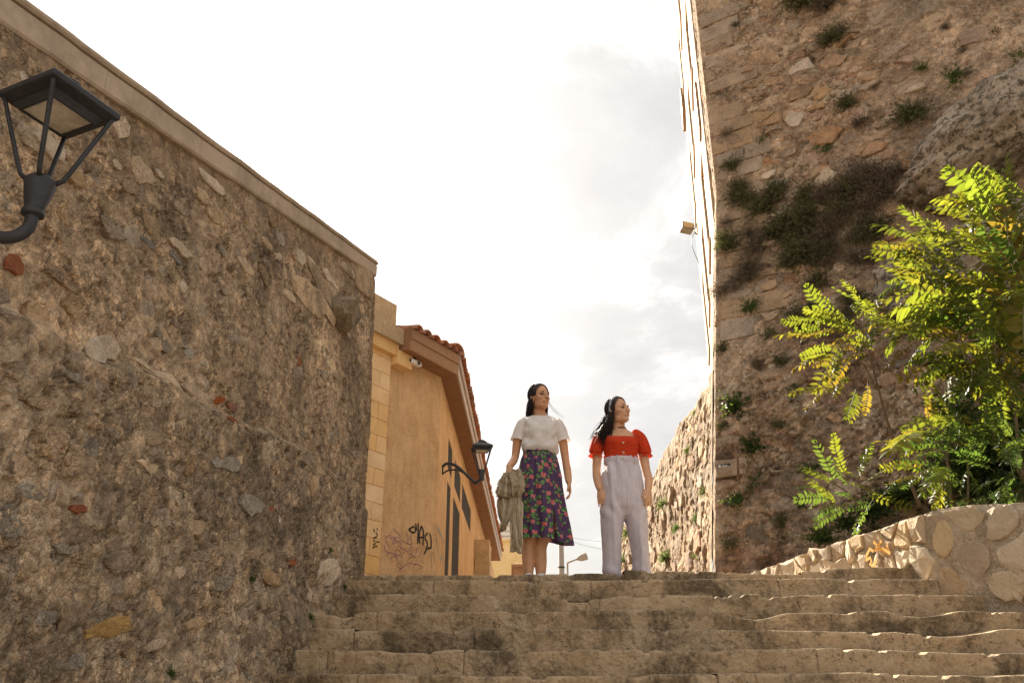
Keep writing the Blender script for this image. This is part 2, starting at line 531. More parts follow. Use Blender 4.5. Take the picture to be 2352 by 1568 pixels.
# ================================================================== the long rubble wall on the left
M_wall = rock('rubble_wall', (0.52, 0.52, 0.52), (1.4, 1.36, 1.3), 9.0, 0.012, 0.9, attr=True, gravel=0.7,
              grime=(0.11, 0.088, 0.062), grime_scale=1.1, grime_amt=0.55)
M_coping = rock('coping_render', (0.40, 0.31, 0.225), (0.54, 0.435, 0.33), 3.0, 0.006, 0.5, grime=(0.17, 0.14, 0.11), grime_amt=0.4, pits=False)
SM = [rock('wall_stone_beige', (0.40, 0.29, 0.19), (0.62, 0.48, 0.335), 8, 0.012, 0.8, gravel=.35, objrand=0.22, grime=(0.09, 0.07, 0.05), grime_scale=3, grime_amt=0.55),
      rock('wall_stone_brown', (0.31, 0.22, 0.14), (0.52, 0.38, 0.25), 8, 0.014, 0.8, gravel=.35, objrand=0.2, grime=(0.07, 0.055, 0.04), grime_scale=3, grime_amt=0.5),
      rock('wall_stone_grey', (0.28, 0.235, 0.18), (0.48, 0.405, 0.315), 8, 0.012, 0.8, gravel=.35, objrand=0.2, grime=(0.08, 0.07, 0.055), grime_scale=3, grime_amt=0.5),
      rock('wall_stone_slate', (0.13, 0.125, 0.115), (0.26, 0.245, 0.22), 9, 0.01, 0.6, objrand=0.15),
      rock('wall_brick_red', (0.21, 0.075, 0.04), (0.37, 0.15, 0.085), 12, 0.01, 0.7, objrand=0.15),
      rock('wall_stone_ochre', (0.28, 0.175, 0.075), (0.48, 0.325, 0.16), 7, 0.01, 0.7, gravel=.35, objrand=0.1),
      rock('wall_stone_pale', (0.48, 0.375, 0.265), (0.66, 0.54, 0.40), 6, 0.008, 0.6, gravel=.35, objrand=0.1, grime=(0.2, 0.16, 0.12), grime_scale=4, grime_amt=0.35)]

WN = np.array([1.0, -0.12, 0.0]); WN /= np.linalg.norm(WN)
WP0 = np.array([-1.335, 7.2, 0.0])
def wl_uv(px, py):                      # picture point -> (Y, z) on the wall face
    p = on_plane(px, py, WP0, WN)
    return p[1], p[2]
# wall-top line (bottom of the coping)
_a = wl_uv(*k2(862, 632)); _b = wl_uv(*k2(20, 62))
WSL = (_a[1] - _b[1]) / (_a[0] - _b[0])
def wl_top(Y): return _a[1] + WSL * (Y - _a[0])
# ledge where the lower, thicker coat of mortar ends
_led = np.array([wl_uv(*k2(x, y)) for x, y in [(0, 690), (60, 735), (160, 790), (290, 838), (470, 935), (590, 985), (700, 1040), (800, 1120), (812, 1150)]])
_led = _led[np.argsort(_led[:, 0])]
def ledge_z(Y):
    s0 = (_led[1, 1] - _led[0, 1]) / (_led[1, 0] - _led[0, 0])
    return np.where(Y < _led[0, 0], _led[0, 1] + s0 * (Y - _led[0, 0]), np.interp(Y, _led[:, 0], _led[:, 1]))
def wl_bulge(Y, z):
    lz = ledge_z(Y) + (fbm(Y * 3, z * 0, 81, 3) - .5) * .1
    h = 0.055 * sstep(0.015, -0.03, z - lz) + 0.05 * (fbm(Y * .8, z * .8, 83, 3) - 0.5)
    # hollow near the foot of the wall by the stairs, and a low swelling under it
    h = h - 0.10 * np.exp(-(((Y - 6.25) / .28) ** 2 + ((z - 0.70) / .20) ** 2))
    h = h + 0.10 * sstep(0.75, 0.2, z - (Y - 5.34) * 0.47) * sstep(7.0, 5.5, Y)
    return h
def wl_map(Y, z, h):
    n = WN
    return np.array([float(wall_x(np.array(Y))) + n[0] * h, Y + n[1] * h, z])

def rubble(u, v, seed, pal, sizes, base, basec, crust=0.02, mott=0.5):
    """height field and colours of crusty mortar full of stones of several sizes"""
    f = fbm(u * 7, v * 7, seed, 6, 0.58)
    bill = np.abs(fbm(u * 16, v * 16, seed + 5, 4, 0.6) - 0.5) * 2
    bill2 = np.abs(fbm(u * 38, v * 38, seed + 6, 3, 0.6) - 0.5) * 2
    H = base * (f - 0.5) + crust * .55 * (0.45 - bill) + crust * .45 * (.4 - bill2)
    C = np.ones(u.shape + (3,)) * np.array(basec)
    big = fbm(u * 1.6, v * 1.6, seed + 13, 4)
    fine = fbm(u * 19, v * 24, seed + 3, 4, 0.65)
    C = C * (1 + mott * (sstep(.3, .7, fine) - .5) * .5 + 1.3 * (big - .5))[..., None]
    taken = np.zeros(u.shape)
    wu = u + 0.07 * (fbm(u * 8, v * 8, seed + 7, 4) - .5); wv = v + 0.07 * (fbm(u * 8 + 9, v * 8, seed + 8, 4) - .5)
    pal = np.array(pal)
    for k, (s, asp, dens, amp, lo) in enumerate(sizes):
        f1, f2, cid = worley(wu / s, wv / (s * asp), seed + 31 * k, 0.95)
        pres = (cid < dens) * 1.0
        edge = sstep(lo, lo + 0.10, f2 - f1) * pres * (1 - taken)
        r2 = (cid * 977.0) % 1.0
        hh = amp * (0.1 + 0.9 * r2)
        H = H * (1 - .5 * edge) + edge * hh
        pc = pal[((cid * 7919.0) % 1.0 * len(pal)).astype(int) % len(pal)] * (0.75 + 0.5 * ((cid * 331.0) % 1.0))[..., None]
        pc = pc * (1 + .35 * (fine - .5))[..., None]
        wgt = (edge * 0.8)[..., None]
        C = C * (1 - wgt) + pc * wgt
        taken = np.maximum(taken, edge)
    H = H - 0.02 * sstep(0.6, 0.7, fbm(u * 14, v * 14, seed + 77, 3)) * (1 - taken)
    return H, np.clip(C, 0.02, 0.8)

def build_left_wall():
    PAL = [(0.54, 0.40, 0.265), (0.47, 0.345, 0.23), (0.60, 0.455, 0.31), (0.42, 0.305, 0.20), (0.42, 0.355, 0.275), (0.56, 0.41, 0.265), (0.36, 0.265, 0.18)]
    nu, nv = 700, 490
    ys = np.linspace(1.7, 1.0, 2)
    y = np.concatenate([np.linspace(1.6, 2.4, 30, endpoint=False), np.linspace(2.4, 7.25, nu - 75, endpoint=False), np.linspace(7.25, 1.0, 45) * 0])
    y = y[:nu - 45]
    tv = np.linspace(0, 1, nv) ** 0.92
    strip = np.linspace(0, 1, 45)
    Yg = np.zeros((nv, nu)); Zg = np.zeros((nv, nu))
    for j in range(nu):
        if j < nu - 45:
            Yj = np.full(nv, y[j])
        else:
            t = strip[j - (nu - 45)]
            zt = np.linspace(0, 1, nv)
            Yj = 7.25 + t * (0.05 + 0.38 * (1 - np.clip(tv, 0, 1)) ** 0.8)
        zb = np.where(Yj < 5.0, -1.5, -1.5 + np.clip((Yj - 5.0) / 2.2, 0, 1) * 2.1)
        zt_ = wl_top(np.minimum(Yj, 7.35))
        Yg[:, j] = Yj; Zg[:, j] = zb + tv * (zt_ - zb)
    lower = sstep(0.02, -0.05, Zg - ledge_z(Yg))
    H1, C1 = rubble(Yg, Zg, 100, PAL, [(0.16, 0.6, 0.14, 0.008, 0.10), (0.075, 0.7, 0.22, 0.008, 0.08), (0.034, 0.8, 0.34, 0.008, 0.07)], 0.026, (0.57, 0.425, 0.29), 0.016, .75)
    H2, C2 = rubble(Yg + 5, Zg + 3, 200, PAL, [(0.18, 0.6, 0.12, 0.016, 0.12), (0.09, 0.7, 0.24, 0.016, 0.08), (0.04, 0.8, 0.36, 0.012, 0.07)], 0.05, (0.50, 0.385, 0.27), 0.026, .7)
    H = H1 * (1 - lower) + H2 * lower; C = C1 * (1 - lower[..., None]) + C2 * lower[..., None]
    # smoother render just under the coping
    sm = sstep(0.38, 0.10, wl_top(Yg) - Zg) * sstep(0.35, .55, fbm(Yg * 2, Zg * 2, 301, 3) + 0.12)
    H = H * (1 - 0.75 * sm); C = C * (1 - sm[..., None]) + np.array((0.40, 0.295, 0.20)) * sm[..., None]
    st_ = sstep(7.24, 7.3, Yg)
    groove = (fbm(Yg * 26, Zg * 2.0, 311, 4) - 0.5) * 0.05
    H = H * (1 - 0.6 * st_) + groove * st_
    C = C * (1 - 0.6 * st_[..., None]) + np.array((0.36, 0.245, 0.15)) * 0.6 * st_[..., None]
    H = H + wl_bulge(Yg, Zg) * (1 - st_ * .7)
    X = wall_x(Yg)
    P = np.stack([X + WN[0] * H, Yg + WN[1] * H, Zg], -1)
    # end return and back so that the wall is solid
    E1 = P[:, -1:].copy(); E1[:, :, 0] -= 0.7
    P = np.concatenate([P, E1], 1); C = np.concatenate([C, C[:, -1:]], 1)
    me = mesh_np('rubble_wall', P.reshape(-1, 3), quads(P.shape[0], P.shape[1]), True, C)
    w = ob('rubble_wall', me, M_wall)
    tag(w, 'tall brown rubble wall with sloping coping lining the left of the stairs', 'wall', kind='thing')
    # coping: a smooth band and a thin lip that follow the slope of the wall
    L = 0.0
    def band(y0, y1, h0, h1, out, back, name, n=1):
        mb = MB(); V = []
        ysn = np.linspace(y0, y1, 60); rr = np.random.default_rng(4)
        prof = [(out - 0.008, h0), (out, h0 + 0.012), (out, h1 - 0.012), (out - 0.01, h1), (-back, h1), (-back, h0)]
        for yy in ysn:
            wob = 0.006 * (fbm(np.array(yy * 3.0), np.array(1.0), 9, 3) - .5)
            for o_, h_ in prof:
                V.append((float(wall_x(np.array(min(yy, 7.25)))) + WN[0] * (o_ + wob), yy + WN[1] * o_, wl_top(yy) + h_ + wob))
        F = [tuple(q) for q in quads(len(ysn), len(prof), True).tolist()]
        F += [tuple(range(len(prof))), tuple(range((len(ysn)-1)*len(prof), len(ysn)*len(prof)))[::-1]]
        mb.add(V, F); return mb.build(name, M_coping, w, False)
    joints = [1.55, 3.05, 4.35, 5.55, 6.6, 7.33]
    for a, b in zip(joints[:-1], joints[1:]):
        band(a, b - 0.002, -0.02, 0.105, 0.022, 0.75, 'coping_stone')
        band(a, b - 0.0015, 0.107, 0.142, 0.034, 0.77, 'coping_lip')
    # single stones the photograph lets one pick out
    rs = np.random.default_rng(77)
    def mapf(u, v, h):
        return wl_map(u, v, h + float(wl_bulge(np.array(u), np.array(v))))
    def stone_at(px, py, wpx, hpx, mi, rot=0.0, h=0.035, n=8, irr=0.16):
        (u, v) = wl_uv(*k2(px, py)); (u2, v2) = wl_uv(*k2(px + wpx / 2, py)); (u3, v3) = wl_uv(*k2(px, py - hpx / 2))
        rx = abs(u2 - u); ry = abs(v3 - v)
        poly = blob_poly(u, v, rx, ry, n, rs, 0.22 + rot * 0.25 + rs.normal(0, .08), irr)
        me = stone_mesh(rough_poly(poly, rs, .07), h, 0.05, mapf, rs, tilt=0.5)
        return ob('stone', me, SM[mi], w)
    P_ = 6; B = 0; G = 2; S = 3; RD = 4; O = 5; BR = 1
    sp = [(235, 800, 82, 66, P_, .3), (175, 708, 60, 70, O, 0), (372, 862, 130, 22, P_, -.42), (455, 905, 80, 20, B, -.42), (340, 558, 40, 18, S, -.3),
          (400, 590, 34, 18, S, -.4), (415, 570, 60, 34, P_, -.3), (262, 525, 70, 44, G, -.3), (490, 420, 74, 30, P_, -.6), (470, 452, 40, 34, B, 0),
          (500, 500, 56, 40, B, -.3), (145, 640, 110, 40, BR, -.35), (30, 610, 60, 50, RD, 0), (420, 660, 20, 28, P_, .3), (350, 1085, 110, 26, P_, -.25),
          (500, 1065, 70, 40, G, -.2), (80, 1040, 50, 40, BR, 0), (110, 1035, 24, 18, RD, 0), (330, 1010, 44, 40, BR, 0), (150, 1170, 40, 24, RD, .4),
          (500, 920, 26, 20, RD, 0), (530, 935, 22, 22, RD, 0), (512, 965, 30, 16, RD, -.3), (470, 930, 60, 24, B, -.4), (700, 1070, 84, 18, B, -.5),
          (230, 1440, 120, 46, O, -.3), (270, 1395, 110, 22, BR, -.35), (330, 1480, 50, 26, B, 0), (250, 1290, 90, 60, BR, -.3), (560, 1160, 70, 50, G, -.2),
          (740, 1310, 44, 70, P_, .1), (705, 1365, 26, 34, P_, .2), (690, 1390, 24, 20, B, 0), (720, 1410, 22, 18, B, 0), (655, 1290, 28, 16, RD, .2),
          (830, 640, 60, 80, B, 0), (750, 660, 110, 30, B, -.6), (760, 640, 40, 18, P_, -.6), (690, 590, 26, 40, P_, 0), (715, 600, 22, 22, P_, 0),
          (800, 620, 34, 28, B, -.3), (720, 690, 120, 60, B, -.5), (110, 340, 90, 50, P_, -.5), (60, 330, 60, 30, B, -.5), (170, 410, 60, 40, BR, -.3),
          (240, 470, 36, 50, B, .2), (270, 380, 30, 26, P_, 0), (300, 430, 50, 34, BR, -.4), (370, 400, 26, 18, P_, 0), (420, 480, 40, 28, B, -.4),
          (560, 610, 46, 24, P_, -.5), (610, 560, 30, 24, B, -.4), (660, 680, 40, 26, P_, -.5), (40, 920, 80, 30, BR, -.2), (150, 870, 60, 30, G, -.3),
          (420, 1210, 60, 36, B, -.3), (560, 1270, 46, 28, B, 0), (120, 1260, 60, 30, G, -.2), (40, 1130, 70, 34, G, -.3), (600, 1330, 50, 36, BR, -.2),
          (480, 1340, 70, 36, G, -.2), (420, 1430, 60, 34, B, -.2), (70, 1420, 60, 46, G, 0), (520, 1480, 60, 40, BR, 0), (140, 1520, 70, 40, G, 0)]
    for (x, y_, a, b, mi, rot) in sp:
        stone_at(x, y_, a, b, mi, rot, h=0.009 + 0.00016 * min(a, b))
    # the big block that sticks out near the corner
    (u, v) = wl_uv(*k2(778, 722))
    poly = blob_poly(u, v, 0.22, 0.13, 7, rs, -0.1, 0.12)
    ob('stone', stone_mesh(chaikin(poly), 0.16, 0.05, mapf, rs, tilt=0.5), SM[2], w)
    used = [(wl_uv(*k2(x, y_)), max(a, b)) for (x, y_, a, b, mi, rot) in sp]
    cnt = 0
    while cnt < 140:
        px, py = rs.uniform(-5, 365), rs.uniform(20, 680)
        u, v = wl_uv(px, py)
        if not (2.3 < u < 7.1) or v > wl_top(u) - 0.12 or v < max(-0.1, (u - 5.4) * 0.47 + 0.15): continue
        if any((u - q[0][0]) ** 2 + (v - q[0][1]) ** 2 < 0.13 ** 2 for q in used): continue
        r = float(np.clip(rs.lognormal(math.log(0.045), 0.4), 0.022, 0.11))
        mi = rs.choice([0, 0, 0, 1, 1, 2, 2, 6, 3, 4], p=[.18, .18, .16, .14, .12, .08, .06, .04, .015, .025])
        poly = blob_poly(u, v, r * rs.uniform(.9, 1.5), r * rs.uniform(.55, .9), int(rs.integers(5, 9)), rs, rs.normal(0.25, .3), .3)
        ob('stone', stone_mesh(poly if r < .045 else rough_poly(poly, rs, .1), 0.003 + r * rs.uniform(.03, .15), 0.04, mapf, rs, tilt=.6), SM[int(mi)], w)
        used.append(((u, v), 0)); cnt += 1
    # buttress-like lump of mortar where the wall meets the street
    return w
LWALL = build_left_wall()
# ================================================================== the bastion on the right
BE = np.array([1.56, -1.0, 0.0]); BE /= np.linalg.norm(BE)          # along the face, towards the viewer's right
BN = np.array([-1.0, -1.56, 0.0]); BN /= np.linalg.norm(BN)         # out of the face
B0 = np.array([2.5, 11.0, 0.0])
def bat(z):                         # how far the masonry leans back at height z
    z = np.asarray(z, float)
    return 0.11 * np.clip(z - 1.0, -1, 6.4)
def bs_map(u, z, h):
    b = float(bat(z))
    p = B0 + BE * (u + 0.547 * b) - BN * b + BN * h
    return np.array([p[0], p[1], z])
def bs_uv(px, py):
    b = 0.3
    for i in range(8):
        p = on_plane(px, py, B0 - BN * b, BN)
        b = float(bat(p[2]))
    u = np.dot(p - (B0 - BN * b), BE) - 0.547 * b
    return u, p[2]
M_bast = rock('bastion_masonry', (0.55, 0.53, 0.5), (1.36, 1.34, 1.3), 5.0, 0.02, 0.9, attr=True, gravel=0.55, grime=(0.12, 0.095, 0.07), grime_scale=0.8, grime_amt=0.45)
BM = [rock('bastion_stone_tan', (0.30, 0.20, 0.125), (0.50, 0.365, 0.245), 5, 0.015, 0.8, gravel=.3, objrand=0.18, grime=(0.16, 0.115, 0.08), grime_scale=2, grime_amt=0.5),
      rock('bastion_stone_rose', (0.30, 0.18, 0.115), (0.47, 0.315, 0.21), 5, 0.015, 0.8, gravel=.3, objrand=0.15),
      rock('bastion_stone_grey', (0.19, 0.15, 0.11), (0.40, 0.325, 0.245), 5, 0.018, 0.8, gravel=.3, objrand=0.2, grime=(0.08, 0.065, 0.05), grime_scale=2.5, grime_amt=0.6),
      rock('bastion_stone_pale', (0.38, 0.28, 0.185), (0.56, 0.45, 0.33), 4, 0.012, 0.7, gravel=.3, objrand=0.1)]
M_ashlar = rock('ashlar_block', (0.30, 0.215, 0.145), (0.44, 0.335, 0.235), 6, 0.01, 0.8, gravel=.3, objrand=0.12, grime=(0.2, 0.145, 0.1), grime_scale=2, grime_amt=0.4)
M_pointing = rock('pale_pointing', (0.46, 0.38, 0.29), (0.62, 0.53, 0.42), 12, 0.01, 0.8)
M_lit = rock('street_side_masonry', (0.6, 0.56, 0.5), (1.35, 1.3, 1.22), 4.0, 0.02, 0.9, attr=True, gravel=.3, grime=(0.16, 0.11, 0.07), grime_scale=1.2, grime_amt=0.4)
M_facade = rock('limewashed_facade', (0.38, 0.29, 0.19), (0.52, 0.41, 0.285), 1.6, 0.01, 0.5, grime=(0.30, 0.21, 0.13), grime_scale=0.6, grime_amt=0.5)
M_shutter = plain('brown_shutter_paint', (0.30, 0.19, 0.11), 0.6, 0.2, 8, 0.003)
M_darkmetal = plain('dark_iron', (0.03, 0.031, 0.034), 0.5, 0.2, 30, 0.001, 0.4)

def zone_rub(u, z):                 # how much open rubble shows
    return np.clip(sstep(0.35, 0.8, u + 0.5 * (fbm(u, z, 401, 2) - .5)) * sstep(4.6, 5.3, z) * sstep(3.6, 2.2, u), 0, 1)
def bs_big(u, z):
    """large swellings of the face"""
    h = 0.16 * (fbm(u * .55, z * .55, 411, 3) - .5)
    h = h + 0.25 * sstep(4.7, 3.2, z) * (fbm(u * .7 + 4, z * .7, 413, 3) - .25) * sstep(0.1, 0.9, u)      # slumped bank of earth and stones
    return h

def build_bastion():
    nu, nv = 385, 650
    u = np.concatenate([np.linspace(0, 4.8, nu - 20, endpoint=False), np.linspace(4.8, 7.0, 20)])
    z = np.linspace(0.7, 12.4, nv)
    U, Z = np.meshgrid(u, z)
    PAL = [(0.56, 0.41, 0.285), (0.48, 0.345, 0.24), (0.62, 0.47, 0.335), (0.42, 0.30, 0.205), (0.50, 0.41, 0.31), (0.54, 0.36, 0.24)]
    H1, C1 = rubble(U, Z, 500, PAL, [(0.34, 0.5, 0.5, 0.04, 0.06), (0.16, 0.55, 0.6, 0.045, 0.08), (0.08, .7, .5, .025, .08)], 0.09, (0.45, 0.315, 0.205), .05)
    H2, C2 = rubble(U + 9, Z, 600, PAL, [(0.5, 0.5, 0.18, 0.04, 0.1), (0.14, 0.6, 0.22, 0.03, 0.1), (0.06, .8, .3, .018, .08)], 0.06, (0.56, 0.41, 0.285), .02, .3)
    H3, C3 = rubble(U + 3, Z + 7, 700, PAL, [(0.3, 0.5, 0.25, 0.06, 0.08), (0.13, 0.6, 0.4, 0.05, 0.07), (0.06, .7, .4, .03, .07)], 0.14, (0.47, 0.345, 0.235), .06)
    a = zone_rub(U, Z)[..., None]; b = sstep(5.2, 4.3, Z + 0.6 * (fbm(U, Z, 403, 3) - .5) - 0.25 * (U - 1.5))[..., None]
    H = (H2 * (1 - a[..., 0]) + (H1 - .012) * a[..., 0]) * (1 - b[..., 0]) + H3 * b[..., 0]
    C = (C2 * (1 - a) + C1 * a) * (1 - b) + C3 * b
    red = sstep(0.58, 0.7, fbm(U * 1.3, Z * 1.3, 405, 3))[..., None] * b * 0.5
    C = C * (1 - red) + np.array((0.26, 0.13, 0.075)) * red
    edge = sstep(0.0, 0.15, U)
    H = H * (0.35 + 0.65 * edge) + bs_big(U, Z) * sstep(0, .6, U)
    B = bat(Z)
    P = (B0[None, None] + BE * (U + 0.547 * B)[..., None] - BN * B[..., None] + BN * H[..., None])
    P[..., 2] = Z
    me = mesh_np('bastion', P.reshape(-1, 3), quads(nv, nu), True, C)
    w = ob('bastion', me, M_bast)
    tag(w, 'towering shaded bastion of crumbling tan masonry with weeds on its face', 'bastion', kind='thing')
    # its street side, caught by the sun (rough quoin strip)
    nw = 60
    wv = np.linspace(0, 0.45, nw); zz = np.linspace(0.7, 12.4, 420)
    Wg, Zg = np.meshgrid(wv, zz)
    Hs = 0.05 * (fbm(Wg * 5, Zg * 3, 421, 5) - .5) + 0.03 * (fbm(Wg * 18, Zg * 5, 422, 4) - .5)
    Bq = bat(Zg)
    X = B0[0] + Bq - Hs * sstep(0, .08, Wg) + 0.13 * Wg; Y = B0[1] + 0.546 * Bq + Wg
    X = X + (0.004 + 0.0) * 0
    Cc = np.ones(X.shape + (3,)) * np.array((0.42, 0.30, 0.19)) * (0.75 + .5 * fbm(Wg * 6, Zg * 2, 425, 4))[..., None]
    sd = ob('quoin_side', mesh_np('quoin_side', np.stack([X, Y, Zg], -1).reshape(-1, 3), quads(420, nw)[:, ::-1], True, Cc), M_lit, w)
    rs = np.random.default_rng(5)
    def mapf(u_, v_, h): return bs_map(u_, v_, h + float(bs_big(np.array(u_), np.array(v_))) * float(sstep(0, .6, np.array(u_))))
    n = 0
    # squared blocks in courses beside the corner
    zc = 4.75
    row = 0
    while zc < 11.4:
        hh = rs.uniform(0.24, 0.36); uu = 0.02 + rs.uniform(-.0, .05)
        while uu < 1.5 + rs.uniform(-.3, .2):
            ww = rs.uniform(0.38, 0.85)
            if rs.random() < (0.86 if uu < 0.9 else 0.62) and not zone_rub(np.array(uu + ww / 2), np.array(zc)) > 0.75:
                g = 0.012
                poly = [(uu + g, zc + g), (uu + ww * .5, zc + g * rs.uniform(.3, 1.4)), (uu + ww - g, zc + g), (uu + ww - g * rs.uniform(0.6, 1.4), zc + hh * .5), (uu + ww - g, zc + hh - g),
                        (uu + ww * .5, zc + hh - g * rs.uniform(.5, 1.5)), (uu + g, zc + hh - g), (uu + g * rs.uniform(.4, 1.4), zc + hh * .5)]
                ob('block', stone_mesh(poly, rs.uniform(0.008, 0.03), 0.06, mapf, rs, 0.1, 0.95, .4, 'block'), M_ashlar, w); n += 1
            uu += ww
        zc += hh; row += 1
    # open rubble of the broken facing, then stones scattered lower down
    pts = []
    while len(pts) < 120:
        uu, zz_ = rs.uniform(0.7, 3.9), rs.uniform(4.9, 9.6)
        if rs.random() > float(zone_rub(np.array(uu), np.array(zz_))) + 0.05: continue
        r = 0.085 if rs.random() < .5 else (0.13 if rs.random() < .7 else .19)
        if any(((uu - q[0]) / 1.5) ** 2 + (zz_ - q[1]) ** 2 < ((r + q[2]) * .62) ** 2 for q in pts): continue
        pts.append((uu, zz_, r))
    P2 = np.array([(p[0] / 1.5, p[1]) for p in pts])
    cells = voronoi_cells(P2, (0.3, 4.6, 3.0, 10))
    for (uu, zz_, r), c in zip(pts, cells):
        if len(c) < 4: continue
        c = np.array(c); ctr = np.array((uu / 1.5, zz_))
        d = c - ctr; L = np.hypot(*d.T)[:, None]
        c = ctr + d / L * np.minimum(L * rs.uniform(.84, .95), r * 1.15)
        poly = rough_poly([(float(q[0]) * 1.5, float(q[1])) for q in c], rs, .08)
        ob('stone', stone_mesh(poly, rs.uniform(.005, .05), 0.08, mapf, rs, .35, .84, .8), BM[int(rs.choice([0, 0, 0, 1, 1, 3]))], w); n += 1
    low = 0
    while low < 95:
        px, py = rs.uniform(715, 1020), rs.uniform(130, 565)
        uu, zz_ = bs_uv(px, py)
        if zz_ > 9.5 or uu < .1: continue
        if zone_rub(np.array(uu), np.array(zz_)) > .4 or (px > 715 and px < 905 and 165 < py < 285): continue
        r = float(np.clip(rs.lognormal(math.log(.085), .35), .05, .2))
        poly = blob_poly(uu, zz_, r * rs.uniform(1, 1.6), r * rs.uniform(.6, .9), 8, rs, rs.normal(.0, .2), .25)
        ob('stone', stone_mesh(rough_poly(poly, rs, .12), r * rs.uniform(.05, .3), 0.06, mapf, rs, .3, .8, .7), BM[int(rs.choice([2, 2, 0, 3, 1]))], w); low += 1
    # smooth block that carries the sticker, beside the corner
    uu, zz_ = bs_uv(*k2(1655, 1078))
    for du, ww in ((0.02, 0.30), (0.335, 0.34)):
        poly = [(du, zz_ - .12), (du + ww, zz_ - .12), (du + ww, zz_ + .10), (du, zz_ + .12)]
        ob('block', stone_mesh(poly, 0.05, 0.06, lambda a_, b_, h: bs_map(a_, b_, h + .02), rs, .03, .96, 0, 'block'), M_ashlar, w)
    return w
BAST = build_bastion()

def build_street_wall():
    """lower curtain wall that runs on along the street, in raking sun"""
    nw, nz = 420, 150
    wv = np.linspace(0, 1, nw) ** 1.25 * 13.2
    Wg, T = np.meshgrid(wv, np.linspace(0, 1, nz))
    top = 4.5 + 0.35 * (fbm(wv * .9, wv * 0, 431, 3) - .5) + 0.16 * (fbm(wv * 3.1, wv * 0, 432, 3) - .5) + 0.28 * sstep(9, 12, wv) * 0
    Zg = 0.7 + T * (top[None, :] - 0.7)
    PAL = [(0.46, 0.32, 0.20), (0.40, 0.27, 0.17), (0.54, 0.40, 0.26), (0.36, 0.22, 0.13), (0.50, 0.37, 0.25)]
    H, C = rubble(Wg, Zg, 440, PAL, [(0.5, 0.9, 0.25, 0.03, 0.06), (0.22, 0.9, 0.2, 0.02, 0.08), (0.1, 1.0, .2, .012, .08)], 0.10, (0.50, 0.355, 0.225), .02)
    H = H + 0.25 * (fbm(Wg * .8, Zg * .8, 450, 3) - .5)
    H = H * sstep(0, .3, Wg)
    X = B0[0] + 0.02 + 0.11 * (Zg - 1) + 0.0 * Wg - H; Y = B0[1] + 0.06 * (Zg - 1) + 0.30 + Wg
    X = X + 0.10 * sstep(0.0, .9, Wg)
    P = np.stack([X, Y, Zg], -1)
    Bk = P[-1:].copy(); Bk[..., 0] += 0.9
    P = np.concatenate([P, Bk], 0); C = np.concatenate([C, C[-1:]], 0)
    w = ob('curtain_wall', mesh_np('curtain_wall', P.reshape(-1, 3), quads(nz + 1, nw)[:, ::-1], True, C), M_lit)
    tag(w, 'sunlit ragged stone wall running away along the street behind the woman in red', 'wall', kind='thing')
    rs = np.random.default_rng(15)
    for i in range(45):
        ww, zz_ = rs.uniform(.5, 11), rs.uniform(1.2, 4.1)
        j = int(np.searchsorted(wv, ww)); t = int((zz_ - .7) / (top[j] - .7) * (nz - 1))
        base = P[min(t, nz - 1), j]
        r = rs.uniform(.09, .2)
        poly = blob_poly(0, 0, r * 1.3, r * .8, 7, rs, rs.normal(0, .3), .25)
        mf = lambda a_, b_, h: np.array([base[0] - h + .0, base[1] + a_, base[2] + b_])
        ob('stone', stone_mesh(rough_poly(poly, rs, .12), r * .22, .05, mf, rs, .3, .8, .6), BM[int(rs.choice([0, 3, 1]))], w)
build_street_wall()

